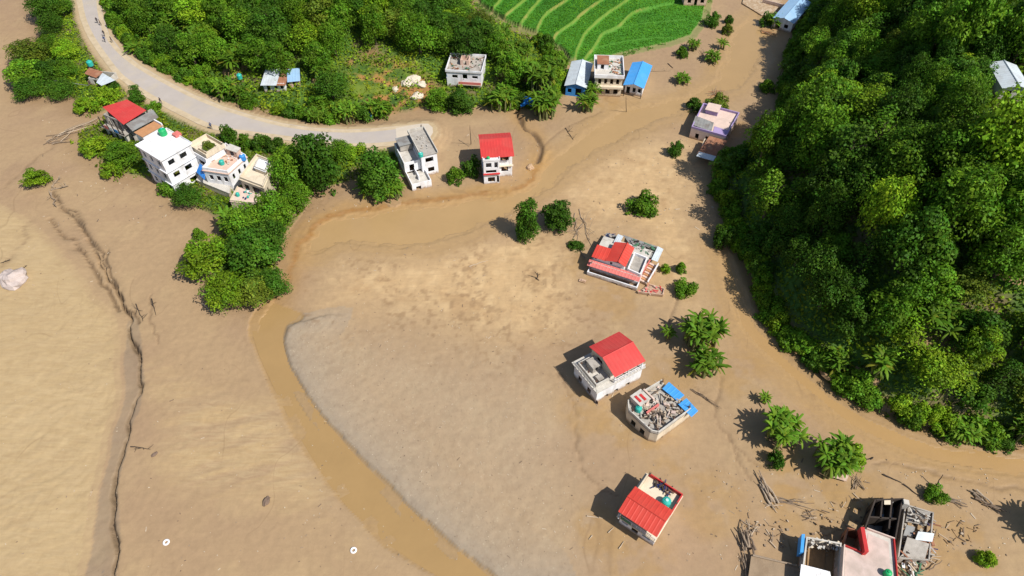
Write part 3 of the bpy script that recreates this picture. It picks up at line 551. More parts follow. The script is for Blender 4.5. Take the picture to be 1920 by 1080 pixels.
def banana_mesh(seed, stems, H, spread, RB, dead=0.08):
    rng = random.Random(seed); V = []; Q = []; T = []; sm = MB()
    for s in range(stems):
        a = rng.uniform(0, 6.28); rr = spread*math.sqrt(rng.random()); bx, by = math.cos(a)*rr, math.sin(a)*rr; h = H*rng.uniform(.45, .78)
        lx, ly = rng.uniform(-.25, .25)*h*.4, rng.uniform(-.25, .25)*h*.4
        sm.path([(bx, by, -.6), (bx+lx*.5, by+ly*.5, h*.5), (bx+lx, by+ly, h)], [.17, .14, .08], 7)
        nl = rng.randint(7, 12); a0 = rng.uniform(0, 6.28)
        for k in range(nl):
            az = a0+k*2.4+rng.uniform(-.25, .25); L = H*rng.uniform(.30, .50); w = L*rng.uniform(.07, .125); el = math.radians(rng.uniform(15, 88)*(1-.35*(k/nl)))
            br = rng.uniform(.65, 1.35); col = (br*rng.uniform(.85, 1.3), br, br*rng.uniform(.8, 1.2))
            if rng.random() < dead: col = (2.2, 1.1, 1.6); el = math.radians(5)
            d = Vector((math.cos(az), math.sin(az), 0)); side = Vector((-d.y, d.x, 0)); p = Vector((bx+lx, by+ly, h)); n = 6; b = len(V)
            for i in range(n+1):
                t = i/n; ww = w*math.sin(math.pi*min(1, .12+t*.88))**.6*(1 if 0 < i < n else .25)
                fold = Vector((0, 0, ww*.45)); tw = rng.uniform(.85, 1.1)
                V += [tuple(p+side*ww*tw-fold*.4), tuple(p+fold*.35), tuple(p-side*ww*tw-fold*.4)]; T += [col]*3
                e2 = el-t*math.radians(100)*rng.uniform(.35, 1.15); p = p+(d*math.cos(e2)+Vector((0, 0, math.sin(e2))))*(L/n)
            for i in range(n):
                o = b+i*3; Q += [(o, o+1, o+4, o+3), (o+1, o+2, o+5, o+4)]
    sm.lathe([(spread*1.3+.3, -.5), (spread*1.15+.2, .0), (.25, .14)], 12, 1)
    V = np.array(V); sc_ = RB/np.percentile(np.hypot(V[:, 0], V[:, 1]), 95); V[:, :2] *= sc_; V[:, 2] *= H/V[:, 2].max(); sm.v = [(a_*sc_, b_*sc_, c_) for a_, b_, c_ in sm.v]
    me = bpy.data.meshes.new('foliage'); np_mesh(me, V, np.array(Q))
    t = me.attributes.new('tint', 'FLOAT_COLOR', 'POINT'); t.data.foreach_set('color', np.concatenate([np.array(T), np.ones((len(T), 1))], 1).astype(np.float32).ravel()); me.materials.append(L_BAN)
    return sm.mesh('stem', [STEM, MUDM]), me
KIND = {}
for i in range(7): KIND['broad%d' % i] = (crown_mesh(100+i, 4.0, 1.6+0.2*(i % 3), 8.0, (40, 54, 70, 46, 60, 38, 56)[i], (150, 115, 95, 130, 105, 150, 110)[i], (.46, .42, .38, .44, .4, .48, .42)[i]), trunk_mesh(200+i, 6.0, .28, 5, 3.6), 4.0, 8.0)
for i in range(3): KIND['dense%d' % i] = (crown_mesh(130+i, 3.0, 0.4, 7.0, 64, 110, 0.42, .58), trunk_mesh(230+i, 5.0, .22, 5, 2.6), 3.0, 7.0)
for i in range(3): KIND['bush%d' % i] = (crown_mesh(160+i, 2.0, 0.0, 2.4, 34, 90, 0.34, .66), trunk_mesh(260+i, 1.3, .08, 5, 1.8), 2.0, 2.4)
for i in range(2): KIND['plume%d' % i] = (crown_mesh(180+i, 3.2, 1.0, 10.0, 40, 70, 0.40, .55, 1.6), trunk_mesh(280+i, 8.0, .25, 5, 2.6), 3.2, 10.0)
BAN = [banana_mesh(300+i, s, 4.6, sp, (2.6, 3.2, 1.9, 2.9)[i]) for i, (s, sp) in enumerate(((13, 1.3), (28, 2.3), (5, .5), (15, 1.8)))]
for i, (s, f) in enumerate(BAN): KIND['banana%d' % i] = (f, s, (2.6, 3.2, 1.9, 2.9)[i], 4.6)
VR = random.Random(5)
def plant(kind, x, y, z, r, h, name, m=None, tilt=None, rz=None):
    f, s, R, H = KIND[kind]; ban = kind.startswith('banana'); bush = kind.startswith('bush')
    e = empty(name, (x, y, z), VR.uniform(0, 6.28) if rz is None else rz); e.scale = (r/R, r/R, h/H)
    if tilt: e.rotation_euler = (tilt[0], tilt[1], e.rotation_euler[2])
    a = bpy.data.objects.new('stem' if (ban or bush) else 'trunk', s); COL.objects.link(a); a.parent = e
    b = bpy.data.objects.new('foliage' if (ban or bush) else 'crown', f); COL.objects.link(b); b.parent = e
    if m: b.material_slots[0].link = 'OBJECT'; b.material_slots[0].material = m
    return e
def tree(kind, px, py, r, h, label, name='tree', cat='tree', m=None, group=None, tilt=None):
    x, y, z = atg(px, py)
    return tag(plant(kind, x, y, z-.05, r, h, name, m, tilt), label, cat, group)

# trees and plants standing in the open mud
tree('dense0', 988, 443, 2.3, 8.6, 'tall narrow dark green tree in open mud, left of a rounder one', m=L_DARK)
tree('dense1', 1045, 424, 2.9, 5.6, 'round dark green tree standing in mud just right of a taller tree', m=L_DARK)
tree('bush0', 1204, 394, 3.1, 3.3, 'wide green bush alone on sand above the red roofed house with tin roofs', 'bush', 'bush', L_MID)
tree('bush1', 1264, 290, 1.7, 3.1, 'small round dark bush alone in mud left of the rusty shed', 'bush', 'bush', L_DARK)
tree('banana1', 1312, 640, 3.6, 6.4, 'large banana clump, upper of two beside each other right of the gabled house', 'banana_clump', 'banana plant')
tree('banana3', 1316, 698, 3.0, 4.4, 'low spreading banana clump, lower of two beside each other right of the gabled house', 'banana_clump', 'banana plant')
tree('banana2', 1252, 636, 1.4, 3.0, 'small single banana plant left of the two large clumps', 'banana_plant', 'banana plant')
tree('banana1', 1464, 824, 3.2, 5.2, 'large banana clump with spiky shadow, left of the pair near the wooded bank', 'banana_clump', 'banana plant')
tree('banana1', 1548, 872, 3.2, 5.6, 'large banana clump over a collapsed shed, right of the pair near the bank', 'banana_clump', 'banana plant')
tree('bush2', 1592, 866, 1.7, 4.2, 'leafy green bush growing against the right side of a banana clump', 'bush', 'bush', L_BRIGHT)
tree('banana2', 1432, 756, 1.2, 2.2, 'tiny bright banana sapling above the left banana clump', 'banana_plant', 'banana plant')
tree('bush1', 1452, 870, 1.3, 2.6, 'small round dark bush just below the left banana clump', 'bush', 'bush', L_DARK)
tree('bush0', 1751, 932, 1.6, 1.8, 'low green bush beside a leaning pole right of the ruined buildings', 'bush', 'bush', L_MID)
tree('bush2', 1844, 1052, 1.2, 2.0, 'small bright bush alone in mud near the bottom right corner', 'bush', 'bush', L_BRIGHT)
tree('banana1', 1985, 1010, 3.2, 6.2, 'banana clump past the right edge, its spiky shadow falling into view', 'banana_clump', 'banana plant')
tree('bush0', 1283, 548, 2.1, 2.4, 'round green bush below the outside stairs of the tin roofed red house', 'bush', 'bush', L_MID)
tree('bush2', 1275, 508, 1.0, 2.2, 'small bush with reddish twigs right of the outside stairs', 'bush', 'bush', L_MID)
tree('bush1', 1247, 510, 0.9, 1.8, 'tiny bright bush close to the outside stairs', 'bush', 'bush', L_BRIGHT)
tree('bush1', 1081, 464, 1.5, 1.2, 'flattened little green bush below bare fallen branches', 'bush', 'bush', L_DARK)
tree('bush2', 854, 338, 1.9, 3.2, 'round green bush in mud between the grey house and the red roofed house', 'bush', 'bush', L_MID)
tree('bush0', 884, 326, 2.1, 3.8, 'dark bush in the shade left of the tall red roofed house', 'bush', 'bush', L_DARK)
tree('bush1', 1302, 206, 2.1, 2.6, 'dark bush behind the lilac house, left of the brushy one', 'bush', 'bush', L_DARK)
tree('bush0', 1344, 200, 2.6, 2.6, 'brushy yellow green bush behind the lilac house', 'bush', 'bush', L_OLIVE)
tree('bush1', 1278, 106, 1.7, 2.4, 'dark bush in mud, lower of the pair off the rice field corner', 'bush', 'bush', L_MID)
tree('banana3', 1297, 92, 2.0, 2.8, 'ragged banana plant, upper of the pair off the rice field corner', 'banana_plant', 'banana plant')
tree('banana3', 1336, 116, 2.4, 2.6, 'ragged banana plant at the lower end of a row in the upstream mud', 'banana_plant', 'banana plant')
tree('banana2', 1354, 92, 1.8, 2.8, 'ragged banana plant second from the lower end of a row upstream', 'banana_plant', 'banana plant')
tree('bush2', 1362, 62, 1.5, 2.6, 'thin bush near the upper end of a row in the upstream mud', 'bush', 'bush', L_OLIVE)
tree('bush1', 1366, 44, 1.2, 2.2, 'small dark bush at the upper end of a row in the upstream mud', 'bush', 'bush', L_DARK)
tree('banana3', 1280, 156, 2.1, 2.4, 'lone ragged banana plant in mud right of the blue roofed shed', 'banana_plant', 'banana plant')
tree('bush1', 1334, 48, 2.2, 3.4, 'dark bush at the right corner of the rice field', 'bush', 'bush', L_DARK)
tree('bush0', 1436, 46, 2.0, 3.0, 'dark bush left of the pale blue roof at the top edge', 'bush', 'bush', L_DARK)
tree('banana3', 1456, 50, 2.6, 3.4, 'banana clump below the pale blue roof at the top edge', 'banana_clump', 'banana plant')
tree('bush2', 1436, 168, 2.0, 2.6, 'small bush standing off the left foot of the wooded hill', 'bush', 'bush', L_MID)
tree('bush0', 1354, 458, 2.2, 4.0, 'dark bush standing off the wooded hill right of the stairs house', 'bush', 'bush', L_DARK)
tree('broad0', 72, 352, 2.7, 4.0, 'uprooted green tree leaning at the head of the long crack', m=L_BRIGHT, tilt=(0.25, -0.45))
# around the blue roofed sheds and the wood edge
tree('banana0', 1100, 206, 2.6, 4.6, 'banana plant in front of the pale tin shed by the concrete house', 'banana_plant', 'banana plant')
tree('banana3', 1108, 186, 2.2, 4.0, 'banana plant against the front wall of the concrete house', 'banana_plant', 'banana plant')
tree('banana1', 1016, 172, 4.0, 7.6, 'upper large banana clump left of the pale tin shed', 'banana_clump', 'banana plant')
tree('banana1', 1018, 214, 4.0, 6.4, 'lower large banana clump at the head of the little brook', 'banana_clump', 'banana plant')
tree('banana3', 938, 204, 3.6, 5.2, 'broad banana clump at the mud edge left of the blue tarp', 'banana_clump', 'banana plant')
tree('dense2', 862, 208, 3.0, 5.4, 'dark tree in front of the white house on the wooded slope', m=L_DARK)
tree('dense0', 822, 202, 2.6, 4.6, 'dark tree left of the one in front of the white hillside house', m=L_MID)
# below the road
tree('dense1', 606, 356, 4.2, 13.0, 'tallest dark tree below the road, partly covering it', m=L_DARK)
tree('dense2', 712, 356, 4.4, 9.6, 'big dense dark green tree left of the grey flat roofed house', m=L_DARK)
tree('banana3', 690, 366, 2.4, 3.6, 'low banana clump at the left foot of the big dense tree', 'banana_clump', 'banana plant')
tree('banana1', 738, 372, 2.4, 4.2, 'low banana clump at the water edge right below the big dense tree', 'banana_clump', 'banana plant')
tree('broad1', 552, 350, 4.0, 8.6, 'bright green tree left of the tallest dark tree', m=L_MID)
tree('broad2', 640, 300, 2.6, 4.6, 'small tree between the tallest tree and the big dense tree', m=L_MID)
tree('bush0', 668, 292, 2.4, 2.6, 'low hedge bush at the road edge left of the big dense tree', 'bush', 'bush', L_BRIGHT)
tree('broad3', 396, 508, 4.6, 6.6, 'bright spreading tree at the left side of the wooded spit', m=L_BRIGHT)
tree('broad4', 432, 566, 3.7, 6.0, 'yellow green round tree at the lower tip of the wooded spit', m=L_BRIGHT)
tree('broad5', 487, 566, 3.2, 5.2, 'olive brown tree at the lower tip of the wooded spit', m=L_OLIVE)
tree('broad6', 520, 548, 2.8, 5.2, 'dark tree at the lower right corner of the wooded spit', m=L_DARK)
tree('broad0', 482, 500, 4.4, 7.6, 'dark broad tree in the middle of the wooded spit', m=L_DARK)
tree('broad1', 512, 470, 3.6, 6.4, 'dark tree on the right flank of the wooded spit', m=L_DARK)
tree('broad2', 470, 440, 3.8, 6.6, 'mid green tree in the upper middle of the wooded spit', m=L_MID)
tree('broad3', 520, 420, 3.8, 7.0, 'mid green tree on the upper right flank of the wooded spit', m=L_MID)
tree('broad4', 560, 388, 3.2, 5.6, 'bright tree at the water edge below the tallest dark tree', m=L_MID)
tree('banana0', 440, 430, 2.8, 4.2, 'banana plant below the peach coloured house', 'banana_plant', 'banana plant')
tree('bush2', 376, 446, 1.3, 2.2, 'small bush in mud just off the left side of the spit', 'bush', 'bush', L_MID)
tree('broad5', 545, 318, 3.0, 5.6, 'tree close to the right of the peach coloured house', m=L_BRIGHT)
tree('broad6', 356, 384, 2.9, 4.6, 'round dark tree at the mud edge below the white tall house', m=L_DARK)
tree('bush0', 322, 362, 2.2, 3.2, 'bush at the foot of the white three storey house', 'bush', 'bush', L_MID)
tree('bush1', 216, 330, 2.2, 3.2, 'bright bush on the muddy bank left of the white three storey house', 'bush', 'bush', L_BRIGHT)
tree('broad0', 236, 306, 3.4, 5.0, 'green tree against the left wall of the white three storey house', m=L_MID)
tree('bush2', 180, 280, 3.2, 2.6, 'wide bush below the red roofed house at the far left', 'bush', 'bush', L_BRIGHT)
tree('bush0', 432, 264, 1.7, 3.6, 'small dark round bush at the road edge above the peach house', 'bush', 'bush', L_DARK)
tree('bush1', 462, 276, 2.0, 2.8, 'hedge bush between the road and the peach house, second from left', 'bush', 'bush', L_MID)
tree('bush2', 492, 276, 2.2, 3.2, 'hedge bush between the road and the peach house, third from left', 'bush', 'bush', L_DARK)
tree('bush0', 520, 282, 2.0, 3.0, 'hedge bush between the road and the peach house, rightmost', 'bush', 'bush', L_DARK)
tree('dense2', 261, 192, 1.9, 4.2, 'dark conical tree beside the road above the red roof', m=L_DARK)
tree('bush1', 290, 206, 1.6, 2.0, 'low hedge bush beside the road right of the conical tree', 'bush', 'bush', L_MID)
# island between the river and the road
isl = [('broad1', 92, 34, 4.4, 6.4, L_DARK, 'dark tree at the top of the river bank strip'), ('broad2', 104, 62, 3.6, 4.8, L_DARK, 'dark tree by the notch of grey silt on the river bank'), ('broad3', 122, 30, 3.2, 4.4, L_MID, 'tree near the road at the top of the river bank strip'),
       ('broad4', 62, 118, 4.6, 5.8, L_OLIVE, 'olive tree at the left bulge of the river bank strip'), ('broad5', 58, 158, 4.6, 6.0, L_MID, 'broad tree at the lower left of the river bank strip'), ('broad6', 60, 184, 3.4, 4.6, L_DARK, 'dark tree at the lowest left corner of the river bank strip'),
       ('broad0', 98, 150, 3.6, 5.0, L_DARK, 'dark tree in the middle of the river bank strip'), ('broad1', 128, 146, 3.2, 4.4, L_MID, 'tree left of the small roadside hut'), ('broad2', 120, 182, 3.4, 4.2, L_DARK, 'dark tree above the fallen grey pole'), ('broad3', 130, 108, 3.4, 4.2, L_BRIGHT, 'bright tree above the small roadside hut'), ('broad4', 100, 98, 3.0, 4.4, L_MID, 'tree right of the left bulge of the river bank strip'),
       ('bush0', 205, 188, 2.6, 3.0, L_BRIGHT, 'bright bush below the small roadside hut'), ('bush1', 168, 208, 2.8, 2.8, L_BRIGHT, 'low bright bush above the mud track to the red roof'), ('bush2', 212, 168, 2.0, 2.2, L_DARK, 'dark bush right of the small roadside hut')]
for k, px, py, r, h, m, lb in isl:
    b = k.startswith('bush'); tree(k, px, py, r, h, lb, 'bush' if b else 'tree', 'bush' if b else 'tree', m)

# the two woods: every tree a thing of its own
KEEP = [(478, 128, 572, 182), (822, 100, 908, 182), (745, 132, 812, 200), (985, 172, 1002, 208), (1852, 135, 1920, 200), (440, 140, 466, 160), (545, 100, 562, 135), (1645, 715, 1662, 745)]
SHED_XY = atg(1888, 182)[:2]
def wood(poly, step, n_max, prob, label_of, group, seed, inset, skip=None, zscale=1.0):
    rnd = random.Random(seed); P = np.array(poly); pts = []
    x0, y0 = P.min(0); x1, y1 = P.max(0); x0 = max(x0, -175); x1 = min(x1, 165); y1 = min(y1, 232)
    y = y0; row = 0
    while y < y1:
        x = x0+(row % 2)*step/2
        while x < x1:
            pts.append((x+rnd.uniform(-.36, .36)*step, y+rnd.uniform(-.36, .36)*step)); x += step
        y += step*.87; row += 1
    A = np.array(pts); d = sd_poly(A[:, 0], A[:, 1], poly, 40); Zs, Dd = look(A[:, 0], A[:, 1]); out = []
    for i, (x, y) in enumerate(pts):
        if d[i] > -inset or Dd['road'][i] < 3.0: continue
        kind, sc, hh, m = prob(rnd, -d[i], x, y)
        if kind is None: continue
        z = float(Zs[i]); r = sc; px, py = proj(x, y, z+hh*.6)
        if not (-70 < px < 1990 and -70 < py < 1150): continue
        _, pyb = proj(x, y, z)
        if any(a-16 < px < c+16 and b-22 < py and b < pyb < e+(95 if a > 1800 else 46) for a, b, c, e in KEEP): continue
        if 885 < px < 1060 and py < (px-885)*.6+26: continue
        if SHED_XY and -3 < (x-SHED_XY[0])*SUN_H.x+(y-SHED_XY[1])*SUN_H.y < 15 and abs(-(x-SHED_XY[0])*SUN_H.y+(y-SHED_XY[1])*SUN_H.x) < 7: continue
        if skip and skip(Dd, i): continue
        out.append((x, y, z, kind, r, hh, m))
    out.sort(key=lambda o: math.dist((0, 0, CAMH), o[:3]))
    for x, y, z, kind, r, hh, m in out[:n_max]:
        b = kind.startswith('bush'); bn = kind.startswith('banana')
        e = plant(kind, x, y, z-.1, r, hh, 'bush' if b else 'banana_clump' if bn else 'tree', m)
        tag(e, label_of('bush' if b else 'banana' if bn else 'tree', m), 'bush' if b else 'banana plant' if bn else 'tree', group)
    return len(out)
MN = {id(L_DARK): 'deep green', id(L_MID): 'mid green', id(L_BRIGHT): 'bright yellow green', id(L_OLIVE): 'olive green'}
def rprob(rnd, d, x, y):
    patch = float(vnoise(np.array(x/15), np.array(y/15), 71))
    m = rnd.choices([L_DARK, L_MID, L_BRIGHT, L_OLIVE], [3.4, 5, 1.3+1.8*(patch > .2), .35])[0]
    if d < 5.0:
        if x > 46 and y < 80 and rnd.random() < .55: return 'banana%d' % rnd.choice([0, 1, 3]), rnd.uniform(2.6, 3.6), rnd.uniform(4, 5.6), None
        return 'bush%d' % rnd.randrange(3), rnd.uniform(2.4, 3.2), rnd.uniform(2.6, 4.2), rnd.choice([L_DARK, L_MID])
    if rnd.random() < .12 and y < 85: return 'banana%d' % rnd.choice([0, 1]), rnd.uniform(2.8, 3.8), rnd.uniform(4.6, 6), None
    big = sstep(np.array(patch), -.2, .5)
    em = 1.45 if rnd.random() < .12 else 1.0
    return rnd.choices(['broad%d' % rnd.randrange(7), 'plume%d' % rnd.randrange(2)], [5, 1])[0], (rnd.uniform(2.4, 4.2)+1.3*float(big))*(em*.5+.5), (rnd.uniform(5, 9.5)+3*float(big))*em, m
def tprob(rnd, d, x, y):
    patch = float(vnoise(np.array(x/18), np.array(y/18), 72))
    m = rnd.choices([L_DARK, L_MID, L_BRIGHT, L_OLIVE], [3, 5, 1.2+1.2*(patch > .1), .35])[0]
    if d < 6:
        if rnd.random() < .5 and -70 < x < -10: return 'banana%d' % rnd.choice([0, 1, 3]), rnd.uniform(2.6, 3.4), rnd.uniform(3.6, 5.2), None
        return 'bush%d' % rnd.randrange(3), rnd.uniform(2.3, 3.0), rnd.uniform(2.4, 3.6), m
    if d < 16 and rnd.random() < .3: return 'banana%d' % rnd.choice([0, 1, 3]), rnd.uniform(3, 3.8), rnd.uniform(4.4, 6), None
    return 'broad%d' % rnd.randrange(7), rnd.uniform(3.2, 4.8), rnd.uniform(6, 9.5), m
def rlabel(k, m):
    return {'bush': '%s bush at the foot of the wooded hill on the right' % MN.get(id(m), 'green'), 'banana': 'banana clump on the lower slope of the wooded hill on the right', 'tree': '%s leafy tree in the wood covering the hill on the right' % MN.get(id(m), 'green')}[k]
def tlabel(k, m):
    return {'bush': '%s bush along the upper side of the road' % MN.get(id(m), 'green'), 'banana': 'banana clump on the slope above the road', 'tree': '%s leafy tree in the wood on the slope above the road' % MN.get(id(m), 'green')}[k]
nr = wood(RHILL, 5.2, 300, rprob, rlabel, 'trees and bushes of the wooded hill on the right', 11, 1.3)
nt_ = wood(TOPHILL, 5.6, 300, tprob, tlabel, 'trees and bushes of the wooded slope above the road', 12, 1.0, skip=lambda D_, i: D_['clear'][i] < 1.0 or D_['rice'][i] < 1.5)
def edge_row(line, step, offs, seed, group, lab, bprob, skip=None):
    rnd = random.Random(seed); P = [Vector(p) for p in line]; acc = 0.0; n = 0
    for a, b_ in zip(P[:-1], P[1:]):
        L = (b_-a).length; dv = (b_-a)/L; nv = Vector((-dv.y, dv.x)); t = -acc
        while t < L:
            if t >= 0:
                p_ = a+dv*t+nv*(offs*rnd.uniform(.5, 1.6)); z = gz(p_.x, p_.y); px, py = proj(p_.x, p_.y, z+1)
                if -60 < px < 1980 and -60 < py < 1100 and not any(q[0]-10 < px < q[2]+10 and q[1]-8 < py < q[3]+22 for q in KEEP):
                    if rnd.random() < bprob(px): e = plant('banana%d' % rnd.choice([0, 1, 3]), p_.x, p_.y, z-.1, rnd.uniform(2.2, 3.0), rnd.uniform(3.4, 5), 'banana_clump'); tag(e, lab('banana', None), 'banana plant', group)
                    else: m = rnd.choice([L_DARK, L_MID, L_MID, L_BRIGHT]); e = plant('bush%d' % rnd.randrange(3), p_.x, p_.y, z-.2, rnd.uniform(1.8, 2.6), rnd.uniform(2.2, 3.8), 'bush', m); tag(e, lab('bush', m), 'bush', group)
                    n += 1
            t += step*rnd.uniform(.8, 1.2)
        acc = L-(t-step) if t > L else 0
        acc = 0
    return n
ne = edge_row(RHILL[:25], 2.0, 0.9, 31, 'trees and bushes of the wooded hill on the right', rlabel, lambda px: .2 if px > 1520 else .05)
ne2 = edge_row(TOPHILL[:24], 3.0, 1.2, 32, 'trees and bushes of the wooded slope above the road', tlabel, lambda px: .35 if 430 < px < 760 else .1)
print('wood trees', nr, nt_, ne, ne2)

# undergrowth too dense to count, one mass per patch of land
def cover(name, poly, dens, seed, label, m, hmax, size, margin=0.6, limit=None, tintf=None):
    rng = np.random.default_rng(seed); P = np.array(poly); x0, y0 = np.maximum(P.min(0), [-172, 20]); x1, y1 = np.minimum(P.max(0), [150, 226])
    n = int((x1-x0)*(y1-y0)*dens); x = rng.uniform(x0, x1, n); y = rng.uniform(y0, y1, n)
    k = sd_poly(x, y, poly, 20) < -margin+0.9*fbm(x/3, y/3, 81, 2); x = x[k]; y = y[k]
    z, D_ = look(x, y); k = D_['road'] > 1.0
    if limit: k &= limit(D_)
    zc = z-CAMH; dp = y*math.cos(PITCH)-zc*math.sin(PITCH); up = y*math.sin(PITCH)+zc*math.cos(PITCH); px = 960+FPX*x/dp; py = 540-FPX*up/dp
    k &= (px > -60) & (px < 1980) & (py > -60); x, y, z = x[k], y[k], z[k]; n = len(x)
    clump = fbm(x/2.2, y/2.2, 82, 3); z = z+np.clip(rng.random(n)*hmax*(0.6+1.2*clump), 0.03, 9)
    N = rng.normal(size=(n, 3))*0.6+np.array([0, 0, 0.9]); pt = fbm(x/9, y/9, 83, 3)
    br = (0.95+0.5*clump+0.25*pt)*rng.uniform(.7, 1.3, n); T = np.stack([br*(1+0.5*np.clip(pt, 0, 1)+rng.uniform(-.1, .2, n)), br, br], 1)
    me = quads(name, np.stack([x, y, z], 1), N, size*rng.uniform(.6, 1.4, n), rng.uniform(.35, .8, n), T, m, rng)
    o = bpy.data.objects.new(name, me); COL.objects.link(o); struct(o, 'stuff', label); return o
cover('undergrowth', RHILL, 7, 21, 'tangled undergrowth between the trees of the hill on the right', L_GRASS, 1.8, .62)
cover('undergrowth', TOPHILL, 6.5, 22, 'tangled undergrowth on the slope above the road', L_GRASS, 1.6, .62, limit=lambda D_: (D_['rice'] > 0.5) & ((D_['clear'] > -2) | (RNG.random(D_['clear'].shape) < .45)))
cover('undergrowth', PENIN, 12, 23, 'grass and weeds round the houses below the road', L_GRASS, 1.0, .5)
cover('undergrowth', ISLAND, 12, 24, 'grass and weeds on the strip between river and road', L_GRASS, 1.0, .5)
cover('rice_crop', RICE, 14, 25, 'rice plants standing in the green terraced field', L_RICE, 0.3, .34, 0.2, limit=lambda D_: (D_['bund'] > 0.5) & (D_['thin'] > 0.3))

# ------------------------------------------------------------------ buildings
class House:
    def __init__(s, name, label, A, B, z=0.0, base=None, cat='house'):
        """front edge runs from pixel A (left) to pixel B (right) at height z; local x along it, y away from the viewer"""
        a = Vector(at(*A, z)); b = Vector(at(*B, z)); s.L = (b-a).length; s.ang = math.atan2(b.y-a.y, b.x-a.x)
        s.o = a; s.z = gz(a.x, a.y) if base is None else base
        s.root = empty(name, (a.x, a.y, s.z), s.ang); tag(s.root, label, cat); s.rnd = random.Random(int(A[0]*7+A[1]))
    def loc(s, px, py, z):
        """local position of a pixel at local height z"""
        p = Vector(at(px, py, z+s.z))-s.o; c, n = math.cos(s.ang), math.sin(s.ang)
        return (p.x*c+p.y*n, -p.x*n+p.y*c)
    def poly(s, pts, z): return [s.loc(x, y, z) for x, y in pts]
    def world(s, x, y, z):
        c, n = math.cos(s.ang), math.sin(s.ang); return (s.o.x+x*c-y*n, s.o.y+x*n+y*c, s.z+z)
    def add(s, name, mb, m, parent=None, smooth=False): return mb.build(name, m, parent or s.root, smooth=smooth)
    def box(s, name, x0, y0, z0, x1, y1, z1, m, parent=None):
        mb = MB(); mb.box(x0, y0, z0, x1, y1, z1); return s.add(name, mb, m, parent)
    def walls(s, pts, z0, z1, m, op={}, name='wall', frame=None, glass=None):
        """outer walls round a footprint with real openings; op: edge -> [(u0,u1,z0,z1,kind)] u as fraction of the edge"""
        if isinstance(pts, tuple): x0, y0, x1, y1 = pts; pts = [(x0, y0), (x1, y0), (x1, y1), (x0, y1)]
        n = len(pts); mb = MB(); wins = []; R = .16
        for i in range(n):
            a = Vector(pts[i]); b = Vector(pts[(i+1) % n]); L = (b-a).length; d = (b-a)/L; nrm = Vector((d.y, -d.x)); ops = op.get(i, [])
            def P(u, z, k=0.0): q = a+d*u-nrm*k; return (q.x, q.y, z)
            us = sorted({0.0, L}|{o[0]*L for o in ops}|{o[1]*L for o in ops}); zs = sorted({z0, z1}|{o[2] for o in ops}|{o[3] for o in ops})
            for u0, u1 in zip(us[:-1], us[1:]):
                for w0, w1 in zip(zs[:-1], zs[1:]):
                    uc, wc = (u0+u1)/2, (w0+w1)/2
                    if any(o[0]*L < uc < o[1]*L and o[2] < wc < o[3] for o in ops): continue
                    mb.face([P(u0, w0), P(u1, w0), P(u1, w1), P(u0, w1)])
                    if ops or True: mb.face([P(u0, w1, R), P(u1, w1, R), P(u1, w0, R), P(u0, w0, R)])
            mb.face([P(0, z1), P(L, z1), P(L-R, z1, R), P(R, z1, R)])
            for o in ops:
                u0, u1, w0, w1 = o[0]*L, o[1]*L, o[2], o[3]
                for q in ([P(u0, w0), P(u0, w0, R), P(u0, w1, R), P(u0, w1)], [P(u1, w0), P(u1, w1), P(u1, w1, R), P(u1, w0, R)], [P(u0, w1), P(u0, w1, R), P(u1, w1, R), P(u1, w1)], [P(u0, w0), P(u1, w0), P(u1, w0, R), P(u0, w0, R)]): mb.face(q)
                wins.append((P, u0, u1, w0, w1, o[4]))
        w = s.add(name, mb, m)
        for P, u0, u1, w0, w1, k in wins:
            if k == 'o': continue
            fb = MB(); t = .07; y0, y1 = .05, .11
            def bar(a0, b0, a1, b1):
                c8 = [P(a0, b0, y0), P(a1, b0, y0), P(a1, b0, y1), P(a0, b0, y1)]; c9 = [P(a0, b1, y0), P(a1, b1, y0), P(a1, b1, y1), P(a0, b1, y1)]
                fb.face(c8[::-1]); fb.face(c9)
                for j in range(4): fb.face([c8[j], c8[(j+1) % 4], c9[(j+1) % 4], c9[j]])
            bar(u0, w0, u0+t, w1); bar(u1-t, w0, u1, w1); bar(u0+t, w1-t, u1-t, w1); bar(u0+t, w0, u1-t, w0+t)
            if k == 'w' and u1-u0 > .8: bar((u0+u1)/2-t/2, w0+t, (u0+u1)/2+t/2, w1-t)
            f = s.add('window' if k == 'w' else 'door', fb, frame or FRAME)
            pb = MB(); pb.face([P(u0+t, w0+t, .09), P(u1-t, w0+t, .09), P(u1-t, w1-t, .09), P(u0+t, w1-t, .09)]); s.add('pane' if k == 'w' else 'door_leaf', pb, glass or GLASS, f) if k == 'w' else s.add('door_leaf', pb, DARK, f)
            if k == 'w':
                sb = MB(); q0 = P(u0-.08, w0-.09, -.10); q1 = P(u1+.08, w0-.09, -.10); q2 = P(u1+.08, w0-.09, .0); q3 = P(u0-.08, w0-.09, .0)
                sb.prism([q0[:2], q1[:2], q2[:2], q3[:2]], w0-.09, w0-.02); s.add('sill', sb, m, f)
        return w
    def slab(s, pts, z, t, m, name='roof_slab', grow=0.0):
        if isinstance(pts, tuple): x0, y0, x1, y1 = pts; pts = [(x0, y0), (x1, y0), (x1, y1), (x0, y1)]
        if grow:
            c = Vector((sum(p[0] for p in pts)/len(pts), sum(p[1] for p in pts)/len(pts))); pts = [tuple(Vector(p)+(Vector(p)-c).normalized()*grow*1.3) for p in pts]
        mb = MB(); mb.prism(pts, z, z+t); return s.add(name, mb, m)
